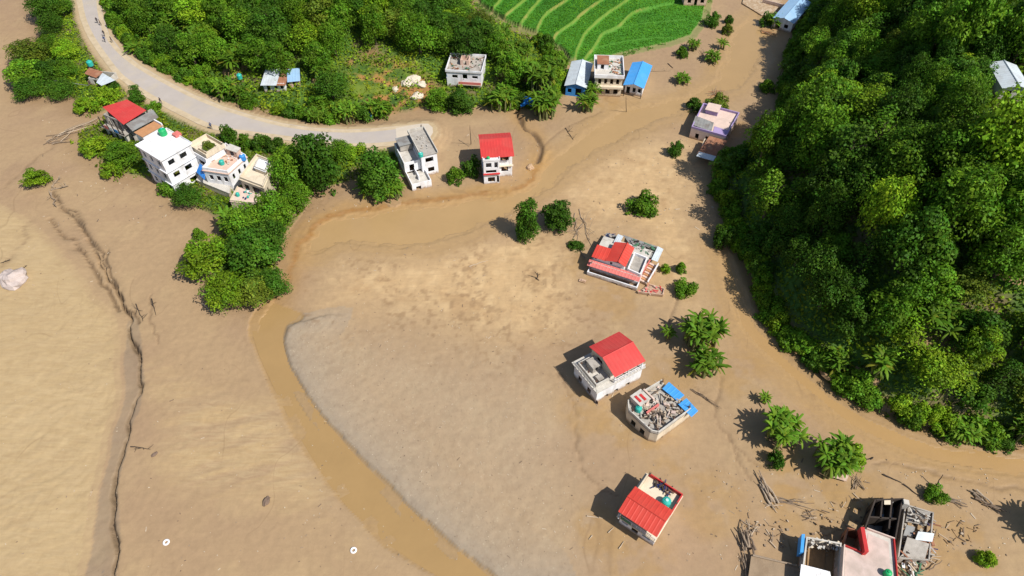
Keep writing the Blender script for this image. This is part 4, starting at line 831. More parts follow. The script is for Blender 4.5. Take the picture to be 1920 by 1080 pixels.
    def parapet(s, pts, z, h, t, m, skip=(), name='parapet'):
        if isinstance(pts, tuple): x0, y0, x1, y1 = pts; pts = [(x0, y0), (x1, y0), (x1, y1), (x0, y1)]
        n = len(pts)
        for i in range(n):
            if i in skip: continue
            a = Vector(pts[i]); b = Vector(pts[(i+1) % n]); d = (b-a).normalized(); nr = Vector((-d.y, d.x)); b2 = b-d*(t+.004)
            mb = MB(); mb.prism([tuple(a), tuple(b2), tuple(b2+nr*t), tuple(a+nr*t)], z, z+h+.004*i); s.add(name, mb, m)
    def sheet(s, c, m, name='roof_sheet', rib=.6, amp=.02, th=.04, parent=None):
        """ribbed metal sheet: c = eave-left, eave-right, ridge-right, ridge-left"""
        P = [Vector(p) for p in c]; L = (P[1]-P[0]).length; n = max(3, int(L/rib)); nv = (P[1]-P[0]).cross(P[3]-P[0]).normalized()
        if nv.z < 0: nv = -nv
        prof = []
        for k in range(n):
            for f, a in ((0, 0), (.62, 0), (.74, amp), (.88, amp)): prof.append(((k+f)/n, a))
        prof.append((1, 0)); mb = MB()
        for f, a in prof:
            e = P[0].lerp(P[1], f); r = P[3].lerp(P[2], f)
            mb.v += [tuple(e+nv*a), tuple(r+nv*a), tuple(e+nv*(a-th)), tuple(r+nv*(a-th))]
        for k in range(len(prof)-1):
            o = k*4; mb.f += [(o, o+4, o+5, o+1), (o+2, o+3, o+7, o+6), (o, o+2, o+6, o+4), (o+1, o+5, o+7, o+3)]
        e = (len(prof)-1)*4; mb.f += [(0, 1, 3, 2), (e, e+2, e+3, e+1)]; mb.m = [0]*len(mb.f)
        return s.add(name, mb, m, parent)
    def gable(s, x0, y0, x1, y1, z, rise, m, axis='x', wall=None, inset=.35, ridge=.5):
        if axis == 'x':
            ym = y0+(y1-y0)*ridge
            a = s.sheet([(x0, y0, z), (x1, y0, z), (x1, ym, z+rise), (x0, ym, z+rise)], m); s.sheet([(x1, y1, z), (x0, y1, z), (x0, ym, z+rise), (x1, ym, z+rise)], m)
            mb = MB(); mb.tube((x0, ym, z+rise+.02), (x1, ym, z+rise+.02), .11, n=6); s.add('ridge_cap', mb, m)
            if wall:
                for x in (x0+inset, x1-inset):
                    mb = MB(); k = (ym-y0-inset)/(ym-y0)
                    P = [(x-.08, y0+inset, z+rise*(1-k)-.1), (x-.08, ym, z+rise-.1), (x-.08, y1-inset, z+rise*(1-k)-.1)]; Q = [(x+.08,)+p[1:] for p in P]
                    mb.face(P[::-1]); mb.face(Q); mb.face([P[0], P[1], Q[1], Q[0]]); mb.face([P[1], P[2], Q[2], Q[1]]); mb.face([P[2], P[0], Q[0], Q[2]]); s.add('gable_wall', mb, wall)
        else:
            xm = x0+(x1-x0)*ridge
            s.sheet([(x0, y1, z), (x0, y0, z), (xm, y0, z+rise), (xm, y1, z+rise)], m); s.sheet([(x1, y0, z), (x1, y1, z), (xm, y1, z+rise), (xm, y0, z+rise)], m)
            mb = MB(); mb.tube((xm, y0, z+rise+.02), (xm, y1, z+rise+.02), .11, n=6); s.add('ridge_cap', mb, m)
            if wall:
                for y in (y0+inset, y1-inset):
                    mb = MB(); k = (xm-x0-inset)/(xm-x0)
                    P = [(x0+inset, y-.08, z+rise*(1-k)-.1), (xm, y-.08, z+rise-.1), (x1-inset, y-.08, z+rise*(1-k)-.1)]; Q = [(p[0], y+.08, p[2]) for p in P]
                    mb.face(P); mb.face(Q[::-1]); mb.face([P[1], P[0], Q[0], Q[1]]); mb.face([P[2], P[1], Q[1], Q[2]]); mb.face([P[0], P[2], Q[2], Q[0]]); s.add('gable_wall', mb, wall)
    def post(s, x, y, z0, z1, w=.2, m=None, name='column'):
        return s.box(name, x-w/2, y-w/2, z0, x+w/2, y+w/2, z1, m or PALEC)
    def rail(s, p, q, z, h, m, n=6):
        mb = MB(); p = Vector(p); q = Vector(q)
        for k in range(n+1): r = p.lerp(q, k/n); mb.box(r.x-.03, r.y-.03, z, r.x+.03, r.y+.03, z+h-.03)
        mb.tube((p.x, p.y, z+h), (q.x, q.y, z+h), .045); mb.tube((p.x, p.y, z+h*.5), (q.x, q.y, z+h*.5), .03); return s.add('railing', mb, m)
    def rebar(s, x, y, z, h=.7):
        mb = MB()
        for dx in (-.06, .06):
            for dy in (-.06, .06): mb.tube((x+dx, y+dy, z-.02), (x+dx*1.6, y+dy*1.6, z+h*s.rnd.uniform(.8, 1.15)), .018, n=4)
        mb.box(x-.13, y-.13, z-.02, x+.13, y+.13, z+.12); return s.add('rebar_stub', mb, STEEL)
def tank(h, x, y, z, m, label, r=.55, ht=1.1, top=None):
    mb = MB(); mb.lathe([(r*.96, 0), (r, .05), (r, ht*.3), (r*1.03, ht*.33), (r, ht*.36), (r, ht*.62), (r*1.03, ht*.65), (r, ht*.68), (r, ht*.82), (r*.75, ht*.94), (r*.35, ht)], 16)
    w = h.world(x, y, z+.01) if h else (x, y, z)
    e = empty('water_tank', w); tag(e, label, 'water tank'); mb.build('tank_body', m, e, smooth=False)
    lb = MB(); lb.lathe([(r*.36, ht), (r*.36, ht*1.07), (r*.3, ht*1.1)], 12); lb.build('lid', top or m, e); return e
def rubble(h, pts, z, n, label, mats, seed, size=.35, planks=0.35):
    """loose broken pieces lying about, too many to count"""
    rnd = random.Random(seed); mb = MB(); P = [Vector(p) for p in pts]
    for k in range(n):
        a, b = rnd.random(), rnd.random(); p = P[0].lerp(P[1], a).lerp(P[3].lerp(P[2], a), b); t = rnd.uniform(0, 6.28); d = Vector((math.cos(t), math.sin(t)))
        if rnd.random() < planks: L, w, hh = size*rnd.uniform(2, 5), size*rnd.uniform(.25, .5), .06
        else: L, w, hh = size*rnd.uniform(.6, 1.6), size*rnd.uniform(.5, 1.2), size*rnd.uniform(.2, .7)
        q = Vector((-d.y, d.x)); c = [p-d*L/2-q*w/2, p+d*L/2-q*w/2, p+d*L/2+q*w/2, p-d*L/2+q*w/2]; z0 = z+rnd.uniform(0, .18); ti = rnd.uniform(-.12, .25)*L
        zz = [z0, z0+max(ti, 0), z0+max(ti, 0), z0]; mi = rnd.randrange(len(mats)); lo = [(c[i].x, c[i].y, zz[i]) for i in range(4)]; up = [(c[i].x, c[i].y, zz[i]+hh) for i in range(4)]
        mb.face(lo[::-1], mi); mb.face(up, mi)
        for i in range(4): j = (i+1) % 4; mb.face([lo[i], lo[j], up[j], up[i]], mi)
    o = mb.build('rubble', mats, None, h.world(0, 0, 0) if h else (0, 0, 0), h.ang if h else 0); struct(o, 'stuff', label); return o
def thing_box(name, label, cat, h, x0, y0, z0, x1, y1, z1, m, bev=.0):
    mb = MB(); mb.box(x0, y0, z0, x1, y1, z1); o = mb.build(name, m, None, h.world(0, 0, 0), h.ang); return tag(o, label, cat)
def wrow(n, z0, z1, w=.5, kind='w', a=0.06, b=0.94):
    r = []
    for k in range(n): c = a+(b-a)*(k+.5)/n; hw = (b-a)/n*w/2; r.append((c-hw, c+hw, z0, z1, kind))
    return r

# --- gabled red house in the mid right
h = House('house', 'white house with bright red gabled roof and left terrace, above the flat roofed ruin', (1117, 755), (1200, 710), base=0)
h.walls((0, 0, 8.6, 6.0), -.8, 3.2, WHITE, {0: [(.18, .27, .0, .75, 'w'), (.40, .49, .0, .75, 'w'), (.66, .75, .0, .75, 'w')], 3: [(.2, .35, .3, 1.5, 'w'), (.6, .75, .3, 1.5, 'w')]})
h.slab((-.45, -.35, 8.9, 6.3), 3.2, .16, PALEC, 'floor_slab')
h.walls((2.9, .9, 8.2, 5.8), 3.36, 5.3, CREAM, {0: [(.12, .30, 3.4, 5.0, 'd'), (.42, .58, 4.0, 5.0, 'w'), (.70, .86, 4.0, 5.0, 'w')], 3: [(.3, .55, 3.9, 5.0, 'w')]})
h.gable(2.7, -.35, 8.55, 6.35, 5.2, 1.05, RED, wall=CREAM)
for x in (2.95, 5.5, 8.2): h.post(x, -.1, 3.36, 5.18, .16, WHITE)
h.parapet((.0, .5, 2.8, 5.3), 3.36, .85, .16, PALEC, skip=(1,))
h.rail((2.95, -.22), (8.75, -.22), 3.36, .8, WHITE, 9); h.rail((-.35, 5.9), (-.35, -.2), 3.36, .75, PALEC, 8)
h.walls((1.1, 2.9, 2.55, 4.6), 3.36, 4.7, CONC, {0: [(.3, .7, 3.4, 4.5, 'o')]}, 'stair_room'); h.slab((1.0, 2.8, 2.65, 4.7), 4.7, .1, CONC, 'stair_roof')
for x, y in ((.35, 1.0), (.35, 3.0), (.35, 4.9)): h.rebar(x, y, 4.22)
thing_box('storage_box', 'grey box on the left terrace of the gabled red house', 'box', h, .9, 1.0, 3.37, 1.9, 2.0, 3.95, CONC)

# --- flat roofed ruin with blue sheets
h = House('ruined_house', 'flat roofed unfinished house littered with rubble, blue sheets at its right edge', (1229, 830), (1290, 785), base=0)
fp = [(0, 0), (6.9, 0), (6.9, 6.3), (.2, 6.7), (-.9, 5.4), (-.7, .9)]
h.walls(fp, -.8, 2.5, CREAM, {0: [(.12, .2, -.3, .5, 'o')], 4: [(.2, .4, .2, 1.5, 'o'), (.6, .8, .2, 1.5, 'o')]}); h.slab(fp, 2.3, .16, CONC)
h.parapet(fp, 2.46, .55, .16, PALEC, skip=(1,))
for x, y in ((.2, .4), (6.6, .3), (3.4, .3), (-.6, 4.8), (2.6, 6.2), (6.6, 5.9), (-.4, 1.6)): h.post(x, y, 2.46, 3.1, .24, PALEC, 'column_stub'); h.rebar(x, y, 3.1, .9)
h.walls((.6, 4.6, 2.6, 6.6), 2.46, 3.6, PINKF, {0: [(.3, .7, 2.5, 3.5, 'o')]}, 'stair_room'); h.slab((.5, 4.5, 2.7, 6.7), 3.6, .1, PALEC, 'stair_roof'); h.box('brick_panel', .9, 5.0, 3.71, 1.3, 6.2, 3.8, REDW); h.box('brick_panel', 1.7, 4.8, 3.71, 2.1, 6.0, 3.8, REDW)
h.box('low_partition', .9, 3.3, 2.46, 3.4, 3.55, 3.0, PINKR); h.box('low_partition', 3.2, 4.4, 2.46, 3.45, 6.6, 3.2, PINKF)
rubble(h, [(.4, .5), (6.5, .5), (6.4, 5.8), (.2, 6.2)], 2.47, 110, 'broken timber and brick strewn over the ruin with blue sheets', [DARK, PALEW, PALEW, PINKF, DRIFT, PALEC, DARK], 3, .42, .65)
tank(h, *h.loc(1197, 768, 2.7), 2.46, TEAL, 'teal water tank on the rubble strewn flat roof', .5, .95)
q = h.poly([(1254, 717), (1283, 742), (1270, 751), (1242, 728)], 3.0); h.sheet([(*q[3], 2.9), (*q[2], 2.9), (*q[1], 3.15), (*q[0], 3.15)], BLUER, 'blue_sheet')
q = h.poly([(1287, 747), (1309, 771), (1297, 781), (1272, 757)], 3.0); h.sheet([(*q[3], 2.85), (*q[2], 2.85), (*q[1], 3.1), (*q[0], 3.1)], BLUER, 'blue_sheet')

# --- red house near the bottom
h = House('house', 'small white house with red gabled roof and back terrace near the bottom edge', (1160, 981), (1222, 1023), base=0)
h.walls((0, 0, 5.2, 7.0), -.8, 2.7, WHITE, {0: [(.06, .24, .9, 2.0, 'w'), (.36, .54, .4, 2.2, 'd'), (.66, .88, .9, 2.0, 'w')], 3: wrow(2, .7, 1.9, .35)}, glass=GLASS); h.slab((-.35, -.6, 5.4, 7.2), 2.7, .15, CREAM, 'floor_slab')
h.walls((.1, .2, 5.1, 3.3), 2.85, 4.55, WHITE, {0: [(.05, .22, 2.95, 4.4, 'd'), (.34, .50, 3.4, 4.3, 'w'), (.64, .84, 3.4, 4.3, 'w')]})
h.gable(-.3, -.65, 5.4, 3.75, 4.5, .75, REDOR, wall=WHITE)
h.rail((-.2, -.5), (5.25, -.5), 2.85, .75, FRAMEW, 8); h.box('balcony_panel', .1, -.56, 2.9, 1.7, -.5, 3.5, DGREEN)
h.parapet((0, 3.75, 5.3, 7.1), 2.85, .7, .16, REDW, skip=(0, 3)); h.box('parapet', 0, 3.8, 2.85, .16, 6.9, 3.55, CREAM)
h.slab((.2, 3.8, 5.1, 6.9), 2.86, .03, CREAM, 'terrace_floor')
for x, y in ((.3, 7.0), (2.5, 7.0), (5.2, 5.4)): h.rebar(x, y, 3.55, .6)
tank(h, *h.loc(1248, 944, 3.0), 2.9, TEAL, 'teal and white water tank on the terrace of the bottom red house', .62, 1.15, AQUA)
rubble(h, [(1.4, 6.2), (3.9, 6.2), (3.9, 7.0), (1.4, 7.0)], 2.9, 22, 'dark boards piled at the back parapet of the bottom red house', [DARK, STEEL, NAVY], 5, .4, .7)

# --- large red roofed house with tin lean-tos and outside stairs, its ground floor under mud
h = House('house', 'large house with stepped red roof, tin lean-tos, terrace and outside stairs', (1100, 516), (1193, 546), base=0)
W = h.L
h.walls([(0, 0), (W, 0), (W, 1.5), (0, 1.5)], -.8, .95, WHITE, {0: [(.50, .62, -.1, .35, 'o'), (.80, .92, -.1, .4, 'o')]}, 'balcony_wall'); h.slab((.17, .17, W-.17, 1.5), -.3, .3, PALEC, 'balcony_floor')
h.walls((.2, 1.52, W-.2, 8.4), -.8, 2.15, CREAM, {0: [(.08, .17, .7, 1.7, 'w'), (.30, .40, .7, 1.7, 'w'), (.52, .61, .05, 1.9, 'd'), (.76, .86, .7, 1.7, 'w')], 3: wrow(3, .6, 1.7, .3)}); h.slab((0, 1.3, W, 8.6), 2.15, .14, PALEC, 'floor_slab')
h.sheet([(-.3, .5, 1.95), (W+.05, .5, 1.95), (W+.05, 1.75, 2.42), (-.3, 1.75, 2.42)], PINKR, 'verandah_roof')
a = h.poly([(1109, 481), (1173, 500), (1187, 463), (1152, 454), (1147, 465), (1120, 461)], 3.4)
x0 = a[0][0]; y0 = (a[0][1]+a[1][1])/2; x1 = a[1][0]; xr = h.loc(1158, 494, 4.0)[0]; yb = (a[2][1]+a[3][1])/2; ym = a[5][1]; xn = (a[3][0]+a[4][0])/2
h.walls([(x0+.3, y0+.35), (x1-.3, y0+.35), (x1-.3, yb-.3), (xn+.3, yb-.3), (xn+.3, ym-.3), (x0+.3, ym-.3)], 2.29, 3.35, WHITE, {0: [(.04, .10, 2.65, 3.05, 'w'), (.54, .62, 2.5, 3.1, 'w')], 1: [(.3, .5, 2.5, 3.2, 'w')]}, 'upper_wall')
h.sheet([(x0, y0, 3.3), (xn+.1, y0, 3.3), (xn+.1, ym, 3.75), (x0, ym, 3.75)], REDOR)
h.sheet([(xn, yb, 3.4), (xn, y0, 3.4), (xr, y0, 4.05), (xr, yb, 4.05)], REDOR); h.sheet([(x1, y0, 3.35), (x1, yb, 3.35), (xr, yb, 4.05), (xr, y0, 4.05)], REDOR)
mb = MB(); mb.tube((xr, y0, 4.07), (xr, yb, 4.07), .11, n=6); h.add('ridge_cap', mb, REDOR)
t = h.poly([(1176, 506), (1201, 517), (1214, 485), (1189, 475)], 2.6)
h.walls(t, -.8, 2.3, WHITE, name='terrace_wall'); h.slab(t, 2.3, .06, CONC, 'terrace_floor'); h.parapet(t, 2.36, .55, .2, WHITE)
g = h.poly([(1187, 470), (1222, 485), (1238, 463), (1168, 441)], 1.9); h.walls(h.poly([(1189, 474), (1220, 488), (1235, 468), (1172, 446)], 1.5), -.8, 1.6, CONC)
h.sheet([(*g[0], 2.3), (*g[1], 2.0), (*g[2], 1.8), (*g[3], 2.0)], GREYTIN, rib=.7)
g = h.poly([(1221, 488), (1233, 491), (1244, 467), (1233, 463)], 2.1); h.sheet([(*g[0], 2.3), (*g[1], 2.1), (*g[2], 2.1), (*g[3], 2.3)], TIN)
g = h.poly([(1150, 455), (1161, 458), (1169, 442), (1159, 438)], 2.5); h.sheet([(*g[0], 2.6), (*g[1], 2.6), (*g[2], 2.4), (*g[3], 2.4)], TIN)
g = h.poly([(1126, 458), (1149, 464), (1158, 440), (1138, 434)], 1.5); h.sheet([(*g[0], 1.6), (*g[1], 1.7), (*g[2], 1.3), (*g[3], 1.2)], GREYTIN); h.walls(h.poly([(1130, 460), (1148, 465), (1156, 445), (1139, 440)], 1), -.5, 1.1, RUST)
rubble(h, h.poly([(1190, 468), (1222, 483), (1234, 466), (1174, 447)], 2.0), 2.05, 46, 'weights and scrap lying on the grey tin lean-to of the stairs house', [DARK, GREYTIN, CONC, DGREEN, DARK], 8, .4, .5); rubble(h, h.poly([(1130, 457), (1148, 462), (1157, 442), (1140, 437)], 1.6), 1.55, 26, 'dark scrap heaped on the low back roof of the stairs house', [DARK, GREYTIN, CONC, NAVY], 9, .36, .5)
p0, p1 = Vector(h.loc(1206, 526, .9)), Vector(h.loc(1226, 493, 2.4)); dv = (p1-p0).normalized(); nv = Vector((dv.y, -dv.x)); Ls = (p1-p0).length
for k in range(9):
    c0 = p0+dv*(Ls*k/9); c1 = p0+dv*(Ls*(k+1)/9); mb = MB(); mb.prism([tuple(c0-nv*.7), tuple(c1-nv*.7), tuple(c1+nv*.7), tuple(c0+nv*.7)], -.3, .6+.19*k); h.add('step', mb, ORANGE if k % 2 else PINKF)
for sgn in (-.82, .82):
    mb = MB(); A3 = p0+nv*sgn; B3 = p1+nv*sgn; mb.slab([(A3.x-nv.x*.06, A3.y-nv.y*.06, 1.2), (B3.x-nv.x*.06, B3.y-nv.y*.06, 2.9), (B3.x+nv.x*.06, B3.y+nv.y*.06, 2.9), (A3.x+nv.x*.06, A3.y+nv.y*.06, 1.2)], .6); h.add('stair_wall', mb, PINKR if sgn < 0 else WHITE)
g = h.poly([(1196, 548), (1243, 554), (1246, 542), (1216, 533)], .4); h.slab(g, -.3, .6, PINKF, 'landing'); h.parapet(g, .3, .3, .12, PEACH, skip=(3,)); rubble(h, g, .31, 16, 'broken red tiles on the landing of the stairs house', [PINKR, PINKF, REDW], 10, .3, .3)

# --- tall red roofed house below the road end
h = House('house', 'tall white house with red roof and projecting front block beyond the road end', (908, 347), (937, 345), base=0)
h.walls((0, 0, 3.2, 4.4), -.8, 6.0, WHITE, {0: [(.25, .7, .7, 1.9, 'w'), (.82, .97, .5, 2.2, 'd'), (.14, .8, 3.0, 3.7, 'w'), (.15, .5, 4.4, 5.5, 'w'), (.68, .9, 4.2, 5.6, 'd')], 3: wrow(2, 1, 2.2, .3)+wrow(2, 4.2, 5.4, .3)}, frame=BLUEP)
h.walls((3.2, 2.2, 6.0, 8.6), -.8, 6.0, WHITE, {0: [(.2, .7, 1.4, 2.6, 'w'), (.15, .75, 4.2, 5.4, 'w')], 1: wrow(2, 1.2, 2.4, .3)+wrow(2, 4.2, 5.4, .3)}); h.walls((0, 4.4, 3.2, 8.6), -.8, 6.0, WHITE)
h.box('balcony_slab', -.1, -.4, 2.8, 3.3, -.002, 2.95, REDW); h.slab((3.21, 1.7, 6.2, 2.2), 3.0, .12, CREAM, 'balcony_slab')
e = h.poly([(903, 302), (961, 303), (956, 275), (899, 279)], 6.3)
bk = h.poly([(953, 267), (897, 270)], 6.2)
h.sheet([(-.35, -.1+.9, 6.1), (6.3, .9, 6.1), (6.3, 6.0, 7.0), (-.35, 6.0, 7.0)], RED); h.sheet([(6.3, 9.0, 6.1), (-.35, 9.0, 6.1), (-.35, 6.0, 7.0), (6.3, 6.0, 7.0)], RED)
h.slab((-.1, -.1, 3.3, .9), 6.0, .12, WHITE, 'roof_slab'); h.parapet((-.1, -.1, 3.3, .9), 6.12, .3, .12, WHITE, skip=(2,))
tank(h, 1.0, .35, 6.12, GREENP, 'small green water tank at the eave of the tall red roofed house', .34, .7)

# --- grey and white flat roofed house left of it
h = House('house', 'narrow grey and white flat roofed house with long stepped terrace, right of big banana clump', (774, 360), (809, 351), base=0)
h.walls((0, 0, 4.1, 12.2), -.8, 1.4, WHITE, {0: [(.2, .45, .2, 1.1, 'w')]}, name='wall'); h.slab((.16, .16, 3.94, 4.6), 1.1, .12, PALEC, 'terrace_floor'); h.parapet((0, 0, 4.1, 4.7), 1.4, .45, .16, WHITE, skip=(2,))
h.walls((0, 4.8, 3.4, 12.2), 1.4, 3.4, WHITE, {0: [(.3, .6, 1.5, 3.1, 'o')], 3: wrow(3, 1.9, 3.0, .3)}); h.slab((.16, 4.96, 3.24, 12.0), 3.1, .12, PALEC); h.parapet((0, 4.8, 3.4, 12.2), 3.4, .4, .14, WHITE)
h.walls((3.45, 3.8, 6.8, 12.6), -.8, 5.2, WHITE, {0: [(.35, .75, .9, 2.0, 'w'), (.25, .75, 3.4, 4.5, 'w')], 1: wrow(3, 3.2, 4.4, .3)}, frame=REDW); h.slab((3.3, 3.6, 7.0, 12.8), 5.2, .14, CONC); h.parapet((3.3, 3.6, 7.0, 12.8), 5.34, .5, .15, PALEC, skip=(0,))
h.walls((.6, 9.4, 3.2, 12.0), 3.4, 4.8, CONC); h.slab((.4, 9.2, 3.42, 12.2), 4.8, .12, GREYTIN)
h.box('partition', 1.9, 1.6, 1.22, 2.1, 4.6, 2.3, WHITE); h.box('partition', .3, 2.6, 1.22, 1.9, 2.75, 1.9, PALEC)
tank(h, *h.loc(789, 292, 5.5), 5.34, TEAL, 'teal water tank on the narrow grey flat roofed house', .5, .9, AQUA)
rubble(h, [(4.4, 5.6), (6.4, 5.6), (6.4, 11), (4.2, 11)], 5.35, 14, 'a few boards lying on the narrow grey flat roof', [CONC, PALEW, PALEC], 9, .25, .5)

# --- white three storey house
h = House('house', 'tall white three storey house with flat roof between road and river mud', (257, 272), (301, 299), 9.3, base=0)
L = h.L; w3 = lambda z: [(.12, .24, z, z+1.3, 'w'), (.42, .54, z, z+1.3, 'w'), (.74, .88, z, z+1.3, 'w')]; w2 = lambda z: [(.16, .36, z, z+1.1, 'w'), (.56, .78, z, z+1.1, 'w')]
h.walls((0, 0, L, 6.6), -.8, 9.0, WHITE, {0: w3(1.0)+w3(4.0)+w3(7.0), 1: w2(1.2)+w2(4.2)+w2(7.1)}, frame=FRAME); h.slab((-.3, -.3, L+.3, 6.9), 9.0, .16, WHITE); h.parapet((-.3, -.3, L+.3, 6.9), 9.16, .22, .14, WHITE)
for z in (3.0, 6.0): h.slab((-.25, -.25, L+.25, -.002), z, .12, WHITE, 'ledge'); h.slab((L+.002, -.002, L+.25, 6.6), z, .12, WHITE, 'ledge')
h.walls((L-2.2, 6.62, L+3.6, 11.2), -.8, 7.0, WHITE, {0: [(.5, .9, 4.6, 5.8, 'w')], 1: [(.2, .4, 1.5, 2.7, 'w'), (.6, .8, 1.5, 2.7, 'w'), (.2, .4, 4.6, 5.8, 'w')]}); h.slab((L-2.0, 6.9, L+3.8, 11.4), 7.0, .14, CREAM); h.parapet((L-2.0, 6.9, L+3.8, 11.4), 7.14, .8, .14, CREAM)
h.walls((L+.4, 7.6, L+3.0, 10.4), 7.14, 7.7, CREAM, name='planter'); 
tank(h, *h.loc(306, 250, 9.5), 9.16, GREENP, 'green water tank on the white three storey house', .75, 1.4, TEAL)
thing_box('laundry_rack', 'red cloth bundle at the roof edge of the white three storey house', 'cloth', h, *h.loc(323, 254, 9.3), 9.17, *[v+1.3 for v in h.loc(323, 254, 9.3)], 9.75, PINKR)
pl = h.world(L+1.7, 9.0, 7.5); tag(plant('bush0', *pl, 1.2, 1.1, 'potted_bush', L_OLIVE), 'olive bush in a walled roof planter of the white house', 'bush')

# --- ochre roofed annex
h = House('annex', 'narrow annex with ochre flat roof beside the white three storey house', (267, 256), (305, 235), 6.6, base=.3, cat='annex')
h.walls((0, 0, h.L, 2.6), -.8, 6.2, WHITE, {0: [(.1, .3, 3.8, 5.2, 'w')], 3: [(.3, .7, 3.6, 5, 'w')]}); h.slab((-.15, -.15, h.L+.1, 2.7), 6.2, .12, ORANGE); h.box('parapet', h.L-.2, 0, 6.32, h.L+.05, 2.6, 6.8, WHITE)

# --- far left red roofed house
h = House('house', 'far left house with flat red hipped sheet roof over dark open storey', (231, 233), (274, 206), 5.6, base=.4)
q = h.poly([(231, 233), (274, 206), (239, 188), (193, 202)], 5.5)
h.sheet([(*q[0], 5.4), (*q[1], 5.4), (*q[2], 5.7), (*q[3], 5.7)], RED); Y1 = (q[2][1]+q[3][1])/2
h.walls((-.4, .5, h.L+.2, Y1-.2), -.8, 2.6, PALEC, {0: wrow(2, .6, 2.0, .4), 3: wrow(3, .4, 2.2, .5, 'o')}); h.slab((-1.0, 0, h.L+.5, Y1+.2), 2.6, .14, CONC, 'floor_slab')
h.walls((.4, 1.4, h.L, Y1-.6), 2.74, 5.3, CONC, {0: wrow(2, 3.2, 4.8, .5, 'o'), 3: wrow(3, 2.9, 4.9, .6, 'o')})
for x in (-.8, h.L*.5, h.L+.2): h.post(x, .25, 2.74, 5.35, .16, DARK)
for k in range(4): h.post(-.8, 1.5+k*(Y1-2)/3, 2.74, 5.4, .16, DARK)
h.rail((-.9, Y1), (-.9, .1), 2.74, .8, DARK, 10)
q = h.poly([(247, 243), (296, 217), (287, 206), (236, 233)], 5.0); h.sheet([(*q[0], 4.6), (*q[1], 4.6), (*q[2], 5.05), (*q[3], 5.05)], GREYTIN); h.walls([h.loc(247, 250, 3), h.loc(292, 226, 3), h.loc(288, 214, 3), h.loc(242, 240, 3)], -.8, 4.4, CONC, {0: wrow(3, 1.2, 3.4, .45, 'o')})
for k, (m_, lb) in enumerate(((BLUEP, 'blue cloth'), (FRAMEW, 'white cloth'), (PINKR, 'faded red cloth'))):
    thing_box('hanging_cloth', lb+' hung on the left verandah of the far left red roofed house', 'cloth', h, -1.02, 1.6+k*1.6, 2.9, -.98, 2.7+k*1.6, 3.7, m_)

# --- peach and white complex
h = House('house', 'left block of the peach complex, with white parapet, flat roof and blue tarp corner', (379, 315), (426, 322), 6.0, base=.4)
q = h.poly([(379, 315), (426, 322), (461, 291), (423, 269)], 5.6)
h.walls(q, -.8, 5.0, WHITE, {0: [(.15, .32, 2.9, 4.1, 'w'), (.45, .62, 2.9, 4.1, 'w'), (.74, .9, 2.9, 4.1, 'w'), (.2, .35, .5, 1.6, 'w')], 1: wrow(3, 3.0, 4.2, .35)}); h.slab(q, 5.0, .14, PEACH, grow=.2); h.parapet(q, 5.14, .65, .18, WHITE)
qq = h.poly([(369, 338), (430, 363), (432, 332), (380, 318)], 1.9); h.walls(qq, -.8, 1.9, CREAM); h.slab(qq, 1.9, .12, PALEC, 'lower_roof', grow=.1)
c0 = h.poly([(366, 318), (382, 333), (386, 318), (376, 309)], 4.2); h.sheet([(*c0[0], 3.6), (*c0[1], 3.6), (*c0[2], 4.6), (*c0[3], 4.6)], BLUET, 'tarp', rib=1.2)
w = h.poly([(425, 285), (445, 292), (452, 284), (434, 277)], 5.8); h.walls(w, 5.14, 6.6, PEACH, {0: [(.3, .7, 5.2, 6.4, 'o')]}, 'stair_room'); h.slab(w, 6.6, .1, PALEC, 'stair_roof', grow=.15)
tank(h, *h.loc(416, 306, 5.4), 5.15, TEAL, 'teal water tank on the left block of the peach complex', .5, 1.0)
rubble(h, h.poly([(412, 298), (432, 310), (450, 292), (430, 282)], 5.3), 5.16, 22, 'pots and boards on the left roof of the peach complex', [PALEC, RUST, FRAMEW, PINKF], 12, .3, .4)
h2 = House('house', 'right block of the peach complex with pale stepped flat roofs', (449, 333), (494, 350), 6.0, base=.4)
q = h2.poly([(449, 333), (494, 350), (513, 303), (481, 290)], 5.6)
h2.walls(q, -.8, 5.2, CREAM, {0: [(.1, .3, 2.8, 4.3, 'w'), (.45, .85, 2.6, 4.5, 'o')], 1: wrow(3, 3.0, 4.2, .3)}); h2.slab(q, 5.2, .14, CREAM, grow=.2); h2.parapet(q, 5.34, .5, .18, CREAM)
q = h2.poly([(478, 316), (498, 324), (506, 306), (486, 299)], 6.0); h2.walls(q, 5.34, 6.2, CREAM, name='roof_room'); h2.slab(q, 6.2, .1, WHITE, 'stair_roof', grow=.15); h2.parapet(q, 6.3, .3, .12, PALEC)
q = h2.poly([(432, 378), (478, 384), (494, 356), (446, 352)], 2.6); h2.walls(q, -.8, 2.6, PINKF, {0: wrow(2, .6, 1.8, .3)}); h2.slab(q, 2.6, .12, PINKF, 'lower_roof', grow=.1); h2.parapet(q, 2.72, .35, .14, CREAM, skip=(2,))
tank(h2, *h2.loc(455, 296, 5.5), 5.0, BLUEP, 'blue and white water tank between the two blocks of the peach complex', .6, 1.3, FRAMEW)
tank(h2, *h2.loc(446, 366, 2.9), 2.73, TEAL, 'small teal tank on the lowest roof of the peach complex', .36, .8)
rubble(h2, h2.poly([(452, 372), (474, 376), (486, 358), (460, 356)], 2.8), 2.74, 14, 'household goods on the lowest roof of the peach complex', [NAVY, PINKF, FRAMEW, TEAL], 14, .35, .3)
h = House('shed', 'shed with rusty brown roof between the white house and the peach complex', (366, 288), (392, 293), 3.0, base=.5, cat='shed')
